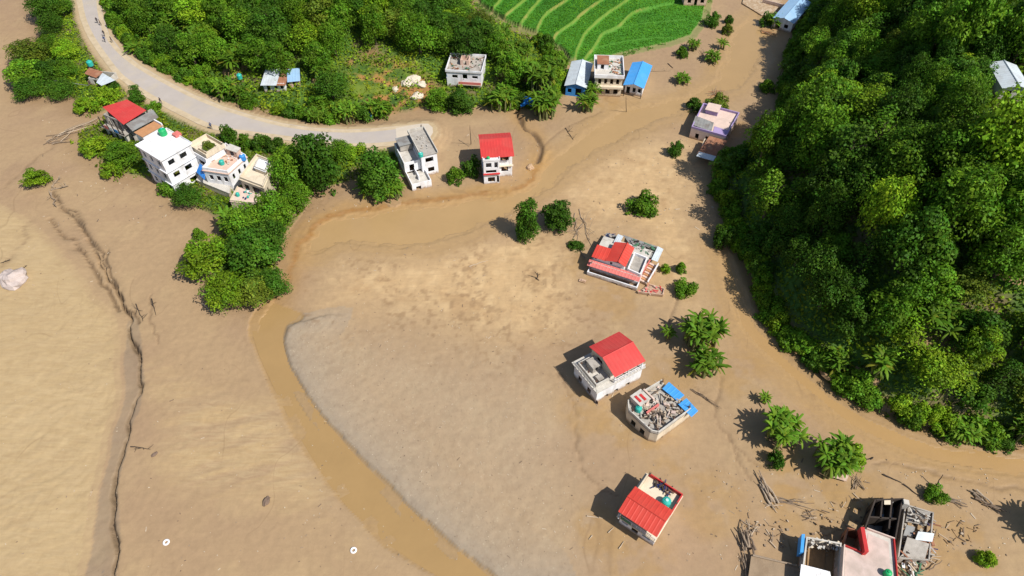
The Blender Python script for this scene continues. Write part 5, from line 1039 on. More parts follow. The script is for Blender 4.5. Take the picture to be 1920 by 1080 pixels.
q = h.poly([(366, 287), (392, 293), (417, 267), (385, 262)], 3.0); h.sheet([(*q[0], 2.7), (*q[1], 2.7), (*q[2], 3.2), (*q[3], 3.2)], RUST); h.walls(h.poly([(369, 290), (391, 295), (413, 271), (387, 266)], 2.6), -.8, 2.5, PEACH, {0: [(.4, .7, .2, 2.0, 'd')]})

# --- white house on the wooded slope
zb = atg(845, 165)[2]
h = House('house', 'white house with weedy unfinished roof on the wooded slope', (839, 162), (903, 166), zb, base=zb)
W = h.L; h.walls((0, 0, W, 7.4), -2.0, 3.9, WHITE, {0: [(.16, .32, 2.4, 3.2, 'w'), (.46, .6, 2.3, 3.5, 'w'), (.74, .9, 2.5, 3.2, 'w'), (.4, .7, -.6, 1.4, 'o')], 3: wrow(2, 2.2, 3.3, .3)}, frame=BLUEP)
h.box('balcony_rail', W*.35, -.75, 1.3, W, -.68, 1.9, PINKR); h.slab((W*.33, -.8, W+.1, -.002), 1.1, .14, CREAM, 'balcony_slab'); h.slab((-.2, -.2, W+.2, 7.6), 3.9, .14, CONC); h.parapet((-.2, -.2, W+.2, 7.6), 4.04, .5, .16, WHITE)
for x in (.4, W*.5, W-.4):
    for y in (.4, 3.6, 7.0): h.rebar(x, y, 4.04, .9)
h.walls((W*.35, 3.0, W*.6, 5.2), 4.04, 5.4, PEACH, {0: [(.3, .7, 4.1, 5.2, 'o')]}, 'stair_room'); rubble(h, [(.5, .5), (W-.5, .5), (W-.5, 6.8), (.5, 6.8)], 4.05, 50, 'weeds, bricks and boards on the roof of the slope house', [RUST, ORANGE, DGREEN, PALEC, DARK], 16, .34, .4)

# --- pale tin shed, concrete house and blue shed by the rice field
h = House('shed', 'long shed with pale tin gabled roof left of the concrete house', (1060, 179), (1094, 183), base=.1, cat='shed')
W = 4.6; h.walls((0, 0, W, 10.5), -.6, 2.7, BLUEP, {0: [(.1, .3, .8, 1.9, 'w'), (.5, .8, .2, 2.1, 'd')], 3: wrow(4, .9, 2.0, .3)})
h.gable(-.35, -.4, W+.35, 10.9, 2.7, .8, TIN, 'y', wall=BLUEP)
h = House('house', 'two storey concrete house with cluttered flat roof between pale and blue sheds', (1113, 180), (1163, 182), base=.1)
W = h.L; h.walls((0, 0, W, 8.2), -.6, 4.9, CREAM, {0: wrow(3, .7, 2.0, .55, 'o')+wrow(4, 3.2, 4.5, .5), 1: wrow(3, 3.1, 4.3, .3), 3: wrow(3, 3.1, 4.3, .3)})
h.slab((-.3, -.8, W+.3, 0-.002), 2.4, .5, CREAM, 'balcony_slab'); h.slab((-.3, -.5, W+.3, 8.5), 4.9, .16, PALEC); h.parapet((-.3, -.5, W+.3, 8.5), 5.06, .75, .16, WHITE)
h.walls((.4, 3.2, 3.0, 7.0), 5.06, 6.4, WHITE, {0: [(.3, .6, 5.1, 6.3, 'o')]}, 'stair_room'); h.slab((.3, 3.1, 3.1, 7.1), 6.4, .1, RUST, 'stair_roof'); rubble(h, [(3.2, .6), (W-.3, .6), (W-.3, 8), (3.2, 8)], 5.07, 40, 'timber and sacks on the roof of the two storey concrete house', [RUST, ORANGE, FRAMEW, CONC, DGREEN], 17, .35, .3)
h = House('shed', 'shed with bright blue gabled roof right of the concrete house', (1170, 176), (1204, 182), base=.1, cat='shed')
W = 4.2; h.walls((0, 0, W, 9.4), -.6, 2.7, WHITE, {0: [(.1, .3, .2, 2.0, 'd'), (.45, .62, .8, 1.9, 'w'), (.75, .92, .8, 1.9, 'w')]})
h.gable(-.35, -1.0, W+.4, 9.8, 2.75, .75, BLUER, 'y', wall=WHITE); h.post(.1, -.9, -.3, 2.7, .14, DARK); h.post(W-.1, -.9, -.3, 2.7, .14, DARK)

# --- lilac house and rusty shed
h = House('house', 'lilac and pink flat roofed house half buried in upstream mud', (1330, 252), (1366, 258), 2.6, base=0)
q = h.poly([(1296, 240), (1330, 250), (1361, 258), (1386, 214), (1318, 196)], 2.6)
h.walls([q[0], q[2], q[3], q[4]], -.8, 2.4, PINKF, {0: wrow(3, .4, 1.6, .35), 1: wrow(2, .5, 1.6, .3)}); h.slab([q[0], q[2], q[3], q[4]], 2.4, .14, PINKF); h.parapet([q[0], q[2], q[3], q[4]], 2.54, .5, .22, LILAC)
g = h.poly([(1298, 233), (1334, 246), (1338, 232), (1304, 219)], 3.0); h.sheet([(*g[0], 2.9), (*g[1], 2.9), (*g[2], 3.3), (*g[3], 3.3)], GREYTIN)
g = h.poly([(1336, 250), (1360, 257), (1366, 244), (1340, 236)], 2.7); h.slab(g, 2.56, .05, LILAC, 'painted_floor')
h.walls([h.loc(1322, 212, 2.6), h.loc(1344, 218, 2.6), h.loc(1350, 206, 2.6), h.loc(1328, 201, 2.6)], 2.54, 3.6, LILAC, name='stair_room'); h.slab([h.loc(1320, 213, 2.6), h.loc(1345, 219, 2.6), h.loc(1351, 205, 2.6), h.loc(1327, 200, 2.6)], 3.6, .1, PINKF, 'stair_roof')
h = House('shed', 'shed with rusty brown roof and pale front awning below the lilac house', (1307, 296), (1340, 304), base=0, cat='shed')
q = h.poly([(1307, 287), (1340, 296), (1363, 266), (1330, 256)], 2.3); h.sheet([(*q[0], 2.2), (*q[1], 2.2), (*q[2], 2.5), (*q[3], 2.5)], RUST); h.walls((.2, .3, h.L-.2, 4.6), -.6, 2.0, CREAM, {0: [(.1, .4, .3, 1.6, 'o'), (.55, .85, .5, 1.5, 'w')]})
q = h.poly([(1306, 291), (1338, 300), (1343, 293), (1311, 284)], 2.35); h.sheet([(*q[0], 2.1), (*q[1], 2.1), (*q[2], 2.34), (*q[3], 2.34)], TIN, 'awning')

# --- top edge buildings
h = House('shed', 'shed with long pale blue gabled roof at the top edge', (1452, 32), (1488, 42), 3.0, base=.1, cat='shed')
W = h.L; h.walls((0, 0, W, 14), -.6, 2.7, WHITE, {0: [(.2, .4, .2, 2.0, 'd'), (.6, .8, .8, 1.8, 'w')]}); h.gable(-.3, -.3, W+.3, 14.3, 2.7, .8, LBLUE, 'y', wall=WHITE)
h = House('house', 'small pale house at the top edge beside the rice field', (1281, 13), (1323, 13), base=.2)
h.walls((0, 0, h.L, 8), -.6, 2.8, PEACH, {0: [(.15, .3, .9, 1.9, 'w'), (.45, .58, .2, 2.0, 'd'), (.72, .88, .9, 1.9, 'w')]}); h.slab((-.3, -.5, h.L+.3, 8.3), 2.8, .15, WHITE); h.parapet((-.3, -.5, h.L+.3, 8.3), 2.95, .4, .15, WHITE)
h = House('concrete_yard', 'broken pale concrete yard left of the pale blue roof', (1412, 20), (1450, 30), .3, base=0, cat='yard')
h.slab(h.poly([(1392, 6), (1428, 28), (1450, 30), (1466, 2), (1470, -40), (1400, -40)], .3), -.3, .6, CREAM, 'yard_slab'); h.box('broken_wall', .5, 6, .3, 7, 6.2, 1.3, PINKF)

# --- tin huts on the slope above the road
zb = atg(518, 172)[2]
h = House('shed', 'tin roofed hut among trees above the road, left of the blue one', (497, 172), (537, 172), zb, base=zb, cat='shed')
h.walls((0, 0, h.L, 5.0), -1.5, 2.2, WHITE, {0: [(.15, .3, .2, 1.7, 'd'), (.5, .65, .8, 1.6, 'w'), (.78, .92, .8, 1.6, 'w')]}); h.sheet([(-.4, -.7, 2.1), (h.L*.66, -.7, 2.1), (h.L*.66, 5.4, 2.9), (-.4, 5.4, 2.9)], TIN); h.sheet([(h.L*.67, -.7, 2.08), (h.L+.4, -.7, 2.08), (h.L+.4, 5.4, 2.88), (h.L*.67, 5.4, 2.88)], RUST)
h = House('shed', 'small hut with faded blue roof among trees above the road', (545, 166), (564, 164), zb+.3, base=zb+.2, cat='shed')
h.walls((0, 0, h.L, 3.6), -1.5, 2.1, PEACH, {0: [(.35, .65, .2, 1.7, 'd')]}); h.sheet([(-.3, -.5, 2.1), (h.L+.3, -.5, 2.1), (h.L+.3, 4.0, 2.9), (-.3, 4.0, 2.9)], LBLUE)
x, y, z = atg(453, 156); tank(None, x, y, z+1.2, TEAL, 'teal water tank among trees above the road', .6, 1.3)
# --- hut by the road on the river strip
h = House('hut', 'small hut with rusty and white tin roofs beside the road at the left', (171, 158), (208, 162), 1.2, base=.9, cat='hut')
h.walls((0, 0, h.L, 3.4), -.6, 2.0, PALEC, {0: [(.2, .4, .1, 1.6, 'd'), (.6, .8, .6, 1.5, 'w')]}); q = h.poly([(180, 154), (190, 160), (216, 151), (192, 137)], 2.3); h.sheet([(*q[0], 2.2), (*q[1], 2.2), (*q[2], 2.4), (*q[3], 2.4)], TIN); q = h.poly([(158, 138), (180, 146), (194, 136), (168, 128)], 2.4); h.sheet([(*q[0], 2.4), (*q[1], 2.4), (*q[2], 2.6), (*q[3], 2.6)], RUST)
x, y, z = atg(176, 134); tank(None, x, y, z+1.6, TEAL, 'teal water tank beside the roadside hut at the left', .7, 1.3); mb = MB()
for dx in (-.5, .5):
    for dy in (-.5, .5): mb.tube((dx, dy, -.3), (dx, dy, 1.6), .06, n=5)
mb.box(-.7, -.7, 1.52, .7, .7, 1.6); tag(mb.build('tank_stand', DARK, None, (x, y, z)), 'dark steel stand under the teal tank by the roadside hut', 'stand')
# --- tin hut high on the right hill
x, y, z = atg(1888, 184); z += 1.2
h = House('shed', 'grey tin roofed shed in the trees at the right edge', (1868, 188), (1915, 192), z, base=z, cat='shed')
h.walls((0, 0, h.L, 7.6), -2.5, 2.4, PALEC, {0: [(.2, .4, .3, 2, 'd')]}); h.gable(-.4, -.4, h.L+.4, 8.0, 2.5, .7, TIN, 'y', wall=PALEC)

# --- ruins at the bottom right
h = House('house', 'white floored roof terrace with red walls among the ruins at the bottom edge', (1578, 1085), (1682, 1085), 3.4, base=0)
q = h.poly([(1576, 1100), (1684, 1100), (1676, 1010), (1622, 990), (1616, 1036), (1581, 1022)], 3.4)
h.walls(q, -.8, 3.2, PINKF, {2: wrow(2, .8, 2.0, .3), 5: wrow(2, .8, 2.0, .3)}); h.slab(q, 3.2, .14, PALEC); g = h.poly([(1583, 1098), (1672, 1098), (1666, 1016), (1628, 1000), (1622, 1042), (1585, 1030)], 3.4); h.slab(g, 3.345, .02, mat('grimy_pink_floor', (0.52, 0.41, 0.36), .85, .15, .8, .2, 8, .6, (0.33, 0.27, 0.22)), 'terrace_floor'); h.parapet(q, 3.34, .35, .12, REDW, skip=(0, 2, 3, 5)); h.parapet(q, 3.34, .38, .14, PINKF, skip=(0, 1, 3, 4)); h.walls(h.poly([(1582, 1019), (1613, 1031), (1619, 995), (1590, 988)], 2.4), -.8, 2.3, RUST, {3: [(.3, .6, .2, 1.6, 'o')]}, 'side_room'); 
mb = MB(); a2 = h.loc(1612, 990, 4.2); b2 = h.loc(1620, 1036, 4.2); mb.prism([a2, (a2[0]+.5, a2[1]), (b2[0]+.5, b2[1]), b2], 3.34, 4.5); h.add('red_wall', mb, REDW)
tank(h, *h.loc(1663, 1076, 3.6), 3.37, GREENP, 'green water tank on the white floored terrace at the bottom edge', .45, .9)
h = House('ruined_house', 'gutted courtyard with blue door and white roof piece at the bottom edge', (1498, 1085), (1572, 1085), 2.0, base=0)
q = h.poly([(1500, 1100), (1574, 1100), (1578, 1018), (1512, 1006)], 2.4); h.walls(q, -.8, 2.3, CONC, {3: [(.55, .78, .1, 2.0, 'o')], 1: [(.3, .5, .3, 1.8, 'o')]}); h.parapet(q, 2.3, .12, .2, PALEC)
g = h.poly([(1498, 1100), (1562, 1100), (1556, 1072), (1502, 1058)], 2.7); h.sheet([(*g[0], 2.6), (*g[1], 2.6), (*g[2], 2.75), (*g[3], 2.75)], WHITE, 'roof_sheet'); g = h.poly([(1500, 1036), (1506, 1036), (1509, 1002), (1503, 1002)], 2.4); h.slab(g, 1.0, 1.5, BLUER, 'blue_door')
h.slab(h.poly([(1512, 1094), (1545, 1094), (1548, 1018), (1516, 1014)], 0.1), -.3, .36, MUDM, 'mud_fill'); rubble(h, h.poly([(1514, 1024), (1572, 1030), (1574, 1014), (1516, 1006)], 2.4), 2.1, 34, 'smashed tiles along the back wall of the gutted courtyard', [PALEC, CREAM, DARK], 21, .3, .4)
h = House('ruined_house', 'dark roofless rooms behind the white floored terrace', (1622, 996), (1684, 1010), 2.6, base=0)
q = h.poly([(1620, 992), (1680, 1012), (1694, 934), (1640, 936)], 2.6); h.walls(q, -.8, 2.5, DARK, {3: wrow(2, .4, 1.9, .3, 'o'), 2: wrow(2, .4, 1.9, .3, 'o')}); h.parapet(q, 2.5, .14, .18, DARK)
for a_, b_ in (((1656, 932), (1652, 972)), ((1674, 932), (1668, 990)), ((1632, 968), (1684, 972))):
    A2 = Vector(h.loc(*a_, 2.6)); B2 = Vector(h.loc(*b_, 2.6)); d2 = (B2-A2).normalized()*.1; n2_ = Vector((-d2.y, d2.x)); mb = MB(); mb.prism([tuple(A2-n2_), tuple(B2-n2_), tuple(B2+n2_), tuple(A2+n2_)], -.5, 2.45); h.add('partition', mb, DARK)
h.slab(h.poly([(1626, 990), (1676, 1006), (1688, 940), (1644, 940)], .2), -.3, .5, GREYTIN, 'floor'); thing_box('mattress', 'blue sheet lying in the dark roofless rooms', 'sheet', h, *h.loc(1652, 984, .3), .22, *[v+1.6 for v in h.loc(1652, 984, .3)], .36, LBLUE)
h.slab(h.poly([(1658, 946), (1670, 946), (1670, 938), (1658, 938)], 2.5), 2.46, .06, CREAM, 'lid_slab'); h.box('pillar', *h.loc(1690, 950, 2), -.3, *[v+.7 for v in h.loc(1690, 950, 2)], 2.9, PALEC)
h = House('ruined_house', 'smashed grey house with broken roof slabs right of the dark roofless rooms', (1686, 1046), (1742, 1052), 1.8, base=0)
q = h.poly([(1684, 1046), (1744, 1050), (1752, 960), (1698, 944)], 1.8); h.walls(q, -.8, 1.7, CONC, {1: wrow(2, .3, 1.4, .35, 'o'), 0: wrow(2, .3, 1.4, .3, 'o')})
for k, (pp, zz, m_) in enumerate(([[(1700, 976), (1736, 986), (1744, 962), (1704, 950)], (1.6, 2.0, 2.1, 1.7), CONC], [[(1716, 1012), (1748, 1016), (1750, 1002), (1720, 998)], (1.9, 1.9, 2.2, 2.2), TIN], [[(1694, 1040), (1736, 1048), (1742, 1020), (1700, 1008)], (1.4, 1.5, 2.0, 2.1), CONC], [[(1696, 1006), (1714, 1010), (1716, 988), (1700, 984)], (1.2, 1.3, 1.9, 1.9), GREYTIN])):
    g = h.poly(pp, 1.9); mb = MB(); mb.slab([(*g[i], zz[i]) for i in range(4)], .12); h.add('broken_slab', mb, m_)
rubble(h, h.poly([(1702, 974), (1734, 984), (1742, 964), (1706, 953)], 2.0), 1.95, 30, 'brick ends and slats on the tilted slabs of the smashed grey house', [CONC, DRIFT, DARK, PALEC], 25, .28, .5); rubble(h, h.poly([(1692, 1046), (1746, 1052), (1750, 1006), (1700, 1000)], 1.4), 1.35, 44, 'torn rafters across the front of the smashed grey house', [DARK, DRIFT, CONC, RUST], 26, .42, .75)
rubble(h, h.poly([(1690, 1050), (1744, 1052), (1750, 966), (1700, 950)], 1.0), .6, 70, 'broken beams and furniture inside the smashed grey house', [DARK, CONC, PALEC, RUST, PALEW, NAVY], 23, .42, .6); rubble(h, h.poly([(1684, 1078), (1724, 1080), (1730, 1050), (1690, 1046)], .2), .1, 44, 'heap of torn boards below the smashed grey house', [DARK, PALEW, CONC, DGREEN, FRAMEW], 24, .4, .6)
h = House('collapsed_shed', 'collapsed pinkish shed under the right banana clump', (1556, 894), (1592, 898), .6, base=0, cat='shed')
q = h.poly([(1556, 890), (1590, 900), (1596, 876), (1566, 868)], .9); mb = MB(); mb.slab([(*q[0], .5), (*q[1], .4), (*q[2], 1.1), (*q[3], 1.2)], .12); h.add('fallen_roof', mb, PINKF); h.walls(h.poly([(1560, 890), (1588, 898), (1592, 880), (1568, 872)], .5), -.5, .5, CREAM)

h = House('house', 'mud covered flat roof at the bottom edge between log heap and gutted courtyard', (1404, 1090), (1496, 1090), .9, base=0)
q = h.poly([(1402, 1110), (1498, 1110), (1498, 1064), (1412, 1042)], .9); h.walls(q, -.8, .8, CONC); h.slab(q, .8, .12, mat('silted_roof', S(176, 152, 124), .9, .15, .8, .3, 5, .4, S(150, 124, 98)), grow=.2)
mb = MB(); a_ = h.loc(1412, 1040, 1.2); b_ = h.loc(1496, 1060, 1.2); mb.tube((*a_, 1.05), (*b_, 1.05), .16, .12); h.add('roof_beam', mb, WOOD)

# ------------------------------------------------------------------ boulders, poles, driftwood, people and small finds
def blob(name, px, py, r, m, label, cat, seed, sz=(1, 1, .7), sink=.25):
    rng = np.random.default_rng(seed); mb = MB(); n, k = 18, 9; V = []
    off = rng.random(3)*50
    for i in range(k+1):
        ph = math.pi*i/k
        for j in range(n):
            th = 2*math.pi*j/n; d = Vector((math.sin(ph)*math.cos(th), math.sin(ph)*math.sin(th), math.cos(ph)))
            f = 1+.28*float(vnoise(np.array(d.x*1.6+off[0]), np.array(d.y*1.6+d.z*1.3+off[1])))+.12*float(vnoise(np.array(d.x*4+off[2]), np.array(d.y*4+d.z*4)))
            mb.v.append((d.x*r*f*sz[0], d.y*r*f*sz[1], d.z*r*f*sz[2]))
    for i in range(k):
        for j in range(n): mb.f.append((i*n+j, (i+1)*n+j, (i+1)*n+(j+1) % n, i*n+(j+1) % n)); mb.m.append(0)
    x, y, z = atg(px, py); return tag(mb.build(name, m, None, (x, y, z+r*sz[2]*(1-2*sink)*.6), seed), label, cat)
blob('boulder', 26, 526, 2.1, ROCK, 'large pale boulder in the river mud at the left edge', 'boulder', 1, (1, 1.1, .75))
blob('boulder', 994, 315, .85, ROCKO, 'ochre boulder on the shore right of the tall red roofed house', 'boulder', 2)
blob('boulder', 500, 940, .55, mat('dark_wet_rock', (0.16, 0.11, 0.08), .8, .2, 2, .5, 6), 'dark stone in mud left of the lower channel', 'stone', 3, (.8, 1.3, .6))
blob('boulder', 290, 852, .4, MATS['dark_wet_rock'], 'dark stone in mud right of the long crack', 'stone', 4, (1.3, .7, .5))
for k, (px, py, r, lb) in enumerate(((775, 152, 1.5, 'largest pale rock in the clearing on the slope above the road'), (762, 158, 1.1, 'pale rock left of the largest one in the slope clearing'), (788, 160, 1.1, 'pale rock right of the largest one in the slope clearing'), (783, 182, 1.2, 'flat pale rock below the largest one in the slope clearing'), (741, 168, .8, 'small pale rock leftmost in the slope clearing'))):
    blob('rock', px, py, r, mat('white_rock', (0.55, 0.48, 0.38), .9, .15, 1, .5, 4), lb, 'rock', 10+k, (1.2, 1, .7))
def ring(px, py, R, r, m, name, label, cat, hub=None):
    mb = MB(); n, k = 22, 8
    for i in range(n):
        a = 2*math.pi*i/n
        for j in range(k): b_ = 2*math.pi*j/k; q = R+r*math.cos(b_); mb.v.append((q*math.cos(a), q*math.sin(a), r*math.sin(b_)))
    for i in range(n):
        for j in range(k): mb.f.append((i*k+j, ((i+1) % n)*k+j, ((i+1) % n)*k+(j+1) % k, i*k+(j+1) % k)); mb.m.append(0)
    x, y, z = atg(px, py); return tag(mb.build(name, m, None, (x, y, z+r*.4), 0, True), label, cat)
ring(312, 1017, .32, .14, RINGW, 'white_ring', 'white ring lying in mud at the lower left', 'ring'); ring(663, 1032, .32, .14, RINGW, 'white_ring', 'white ring lying beside the lower channel at the bottom', 'ring')
def stick(mb, p, q, r, rnd, n=4, bend=.08):
    p = Vector(p); q = Vector(q); L = (q-p).length; P = [p.lerp(q, k/n)+Vector((rnd.uniform(-1, 1), rnd.uniform(-1, 1), rnd.uniform(-.3, .6)))*L*bend*(0 if k in (0, n) else 1) for k in range(n+1)]
    mb.path(P, [r*(1-.6*k/n) for k in range(n+1)], 6)
def pole(a, b_, r, m, label, name='pole', cat='pole', za=.1, zb=.1, bend=.02, seed=0, twigs=0):
    A = Vector((*at(*a, 0), 0)); B = Vector((*at(*b_, zb), 0)); A.z = gz(A.x, A.y)+za; B.z = gz(B.x, B.y)+zb; rnd = random.Random(seed+int(a[0])); mb = MB(); stick(mb, (0, 0, 0), B-A, r, rnd, 5, bend)
    for k in range(twigs):
        s_ = (B-A)*rnd.uniform(.25, .9); d = Vector((rnd.uniform(-1, 1), rnd.uniform(-1, 1), rnd.uniform(0, .8))).normalized()*(B-A).length*rnd.uniform(.15, .35); stick(mb, s_, s_+d, r*.45, rnd, 3, .08)
    return tag(mb.build(name, m, None, A), label, cat)
# upright stump in the sand and fallen wood
x, y, z = atg(1006, 523); rnd = random.Random(4); mb = MB(); stick(mb, (0, 0, -.4), (.2, .1, 1.5), .14, rnd, 4, .05); stick(mb, (.1, .05, 1.0), (-.4, .2, 1.7), .09, rnd); stick(mb, (.1, 0, .9), (.6, -.2, 1.6), .07, rnd); stick(mb, (0, 0, .2), (.5, -.5, .1), .08, rnd)
tag(mb.build('stump', DARK, None, (x, y, z)), 'dark broken stump standing alone in the bright sand', 'stump')
pole((380, 570), (400, 588), .11, PALEW, 'pale stripped log in mud below the wooded spit', 'log', 'log')
pole((110, 165), (168, 166), .12, GREYTIN, 'fallen grey pole under trees of the river bank strip', za=1.2, zb=1.2, seed=3)
pole((1752, 916), (1768, 890), .11, DARK, 'leaning dark pole beside a bush right of the ruins', za=-.2, zb=2.4)
pole((1655, 890), (1690, 905), .13, DARK, 'dark beam lying in mud above the ruins, left half of a line', 'beam', 'beam'); pole((1692, 908), (1724, 930), .11, DARK, 'dark beam lying in mud above the ruins, right half of a line', 'beam', 'beam')
pole((883, 270), (881, 236), .09, DARK, 'thin utility pole standing in mud left of the tall red roofed house', za=-.4, zb=6.5, bend=.005)
pole((1175, 208), (1174, 178), .09, DARK, 'thin utility pole in front of the blue roofed shed', za=-.4, zb=5.5, bend=.005)
pole((1638, 856), (1632, 862), .12, DARK, 'short dark post in mud right of the banana pair', za=-.2, zb=.8)
pole((860, 262), (880, 275), .06, WOOD, 'thin stick in mud at the foot of the utility pole', 'stick', 'stick', twigs=2)
pole((1252, 120), (1262, 128), .12, DARK, 'short dark log in mud below the rice field corner', 'log', 'log'); pole((1210, 135), (1258, 133), .06, WOOD, 'thin branch in mud right of the blue roofed shed', 'branch', 'branch', twigs=4)
for k, (a, b_, lb) in enumerate((((1078, 400), (1082, 452), 'left bare fallen branch above the flattened bush'), ((1086, 392), (1110, 462), 'long bare fallen branch leading to the large red house'), ((1092, 420), (1074, 448), 'crooked bare branch crossing the two fallen ones'), ((1088, 470), (1098, 486), 'short bare branch below the flattened bush'))):
    pole(a, b_, .10, WOOD, lb, 'fallen_branch', 'branch', twigs=7, bend=.05, seed=k)
for k, (a, b_, lb) in enumerate((((96, 356), (128, 348), 'root limb of the uprooted tree pointing right'), ((98, 352), (112, 330), 'root limb of the uprooted tree pointing up'), ((92, 358), (104, 384), 'root limb of the uprooted tree pointing down along the crack'))):
    pole(a, b_, .16, WOOD, lb, 'root_limb', 'root', twigs=6, bend=.05, seed=k+9, zb=.5)
for k, (a, b_, lb) in enumerate((((245, 838), (282, 842), 'thin dark branch right of the long crack'), ((18, 486), (0, 492), 'dark drift line of twigs above the left boulder'), ((40, 505), (50, 496), 'twig beside the left boulder'), ((255, 570), (268, 602), 'branch lying along the right side of the long crack'), ((284, 560), (292, 590), 'second branch further right of the long crack'), ((1100, 968), (1130, 972), 'pale plank in mud left of the bottom red house'), ((1140, 1000), (1150, 990), 'short pale plank below left of the bottom red house'), ((1110, 1005), (1104, 1012), 'small pale board left of the bottom red house'), ((1160, 1030), (1170, 1015), 'pale lath below the bottom red house'), ((880, 500), (915, 488), 'pale stick on the bright sand'), ((1060, 240), (1075, 262), 'thin stick on the shore upstream'))):
    pole(a, b_, .09, PALEW if 'pale' in lb else DARK, lb, 'plank' if 'plank' in lb or 'board' in lb or 'lath' in lb else 'branch', 'plank' if 'plank' in lb or 'board' in lb or 'lath' in lb else 'branch', twigs=0 if 'pale' in lb else 5, seed=k)
def pile(c, n, L, w, ang, m, name, label, seed, dz=.5, jit=.25, part='log', r=.12):
    """driftwood heap: every log its own part"""
    x, y, z = atg(*c); rnd = random.Random(seed); e = empty(name, (x, y, z)); tag(e, label, 'driftwood')
    for k in range(n):
        a = ang+rnd.uniform(-jit, jit); d = Vector((math.cos(a), math.sin(a), 0)); nn = Vector((-d.y, d.x, 0)); c0 = nn*rnd.uniform(-w, w)+d*rnd.uniform(-.25, .25)*L; hh = L*rnd.uniform(.3, .62); zz = rnd.uniform(.05, dz); mb = MB()
        stick(mb, c0-d*hh+Vector((0, 0, zz)), c0+d*hh+Vector((0, 0, zz+rnd.uniform(-.1, .5))), r*rnd.uniform(.6, 1.3), rnd, 4, .04); mb.build(part, m if not isinstance(m, list) else rnd.choice(m), e)
pile((1397, 1016), 13, 2.6, .7, 1.75, [DRIFT, WOOD, WOOD], 'driftwood_pile', 'upright heap of grey logs left of the gutted courtyard', 41, 1.0, .3, r=.17)
pile((1400, 990), 9, 2.2, 1.0, .5, [WOOD, PALEW], 'driftwood_pile', 'splayed roots and sticks on top of the log heap left of the courtyard', 42, .9, 1.2, r=.09)
pile((1396, 1062), 5, 3.4, .35, 1.62, [DRIFT, WOOD], 'driftwood_pile', 'dark beams below the log heap at the bottom edge', 43, .3, .06)
pile((1434, 918), 11, 3.4, .7, 1.9, [PALEW, WOOD, PALEW], 'driftwood_pile', 'pale splintered driftwood below the left banana clump', 44, .5, .25)
pile((1478, 944), 9, 5.0, .4, -.25, [WOOD, DRIFT], 'driftwood_pile', 'line of branches trailing right from the pale driftwood', 45, .2, .3, r=.08)
pile((1450, 948), 7, 2.0, .6, -.6, [WOOD, PALEW], 'driftwood_pile', 'small tangle of sticks below the pale driftwood', 46, .3, .8, r=.07)
pile((1518, 966), 7, 1.8, .6, -.5, [WOOD, DRIFT], 'driftwood_pile', 'twig tangle above the gutted courtyard', 47, .3, .9, r=.07)
pile((1836, 935), 6, 2.2, .6, -.6, [WOOD, PALEW, DRIFT], 'driftwood_pile', 'driftwood in mud near the right edge, upper part of the line', 48, .4, .7, r=.16)
pile((1866, 955), 6, 2.2, .5, -.8, [DRIFT, WOOD], 'driftwood_pile', 'driftwood in mud near the right edge, lower part of the line', 49, .4, .5)
pile((1792, 942), 6, 2.2, .4, -.4, [DRIFT, WOOD], 'driftwood_pile', 'sticks in mud right of the low bush by the leaning pole', 50, .3, .7)
pile((1606, 906), 6, 2.0, .5, 1.2, [DRIFT, WOOD], 'driftwood_pile', 'sticks at the right side of the collapsed shed', 51, .3, .9, r=.07)
pile((1344, 178), 12, 3.2, .8, .3, [WOOD, RUST], 'driftwood_pile', 'brown brushwood heaped behind the lilac house', 52, .9, 1.2, r=.06)
pile((1440, 62), 9, 4, 1.0, -.4, [WOOD, ORANGE], 'driftwood_pile', 'brown debris below the pale blue roof at the top', 53, .5, .8, r=.09)
pile((1316, 100), 5, 2.6, .5, .8, [WOOD, DRIFT], 'driftwood_pile', 'sticks between the banana plants of the upstream row', 54, .4, .9, r=.07)
pile((115, 262), 12, 5, 1.6, .6, [WOOD, PALEW, DRIFT], 'driftwood_pile', 'branches and planks on the mud bank left of the far left house', 55, .3, .6, r=.09)
pile((150, 240), 5, 9, .7, .62, [PALEW, WOOD], 'driftwood_pile', 'long pale beams along the track to the far left house', 56, .3, .06, r=.12)
pile((1745, 1058), 8, 2.2, 1.0, .2, [PALEW, DRIFT], 'driftwood_pile', 'boards thrown below the smashed grey house', 57, .3, .9, r=.1)
pile((1320, 745), 5, 4.6, .15, -.75, [DRIFT, WOOD], 'driftwood_pile', 'thin dark branches in mud below the low banana clump', 58, .12, .12, r=.05)
# red brick flotsam near the big house
mb = MB(); mb.slab([(-.6, -.35, .25), (.6, -.3, .2), (.65, .3, .3), (-.55, .3, .35)], .14); mb.slab([(-.2, -.2, .42), (.5, -.1, .36), (.4, .25, .4), (-.2, .2, .46)], .1); x, y, z = atg(1092, 528); tag(mb.build('wall_fragment', PEACH, None, (x, y, z), -.4), 'pinkish wall fragment in mud left of the large red house', 'fragment')
# tarp tent and drum by the wood edge
x, y, z = atg(988, 198); mb = MB(); rnd = random.Random(8); n = 8; P = []
for i in range(n+1):
    for j in range(n+1):
        u, v = i/n-.5, j/n-.5; P.append((u*3.0, v*3.4, 1.9-1.1*abs(u)*2*.8-.4*v*v*4+.12*math.sin(u*14+v*9)))
mb.v = P; mb.f = [(i*(n+1)+j, (i+1)*(n+1)+j, (i+1)*(n+1)+j+1, i*(n+1)+j+1) for i in range(n) for j in range(n)]; mb.m = [0]*len(mb.f)
e = empty('tarp_shelter', (x, y, z)); tag(e, 'bright blue tarp shelter at the head of the little brook', 'tarp'); mb.build('tarp', BLUET, e, smooth=True)
for dx, dy in ((-1.4, -1.6), (1.4, -1.6), (-1.4, 1.6), (1.4, 1.6)): mb = MB(); mb.tube((dx, dy, -.3), (dx, dy, .8), .05, n=5); mb.build('tent_pole', WOOD, e)
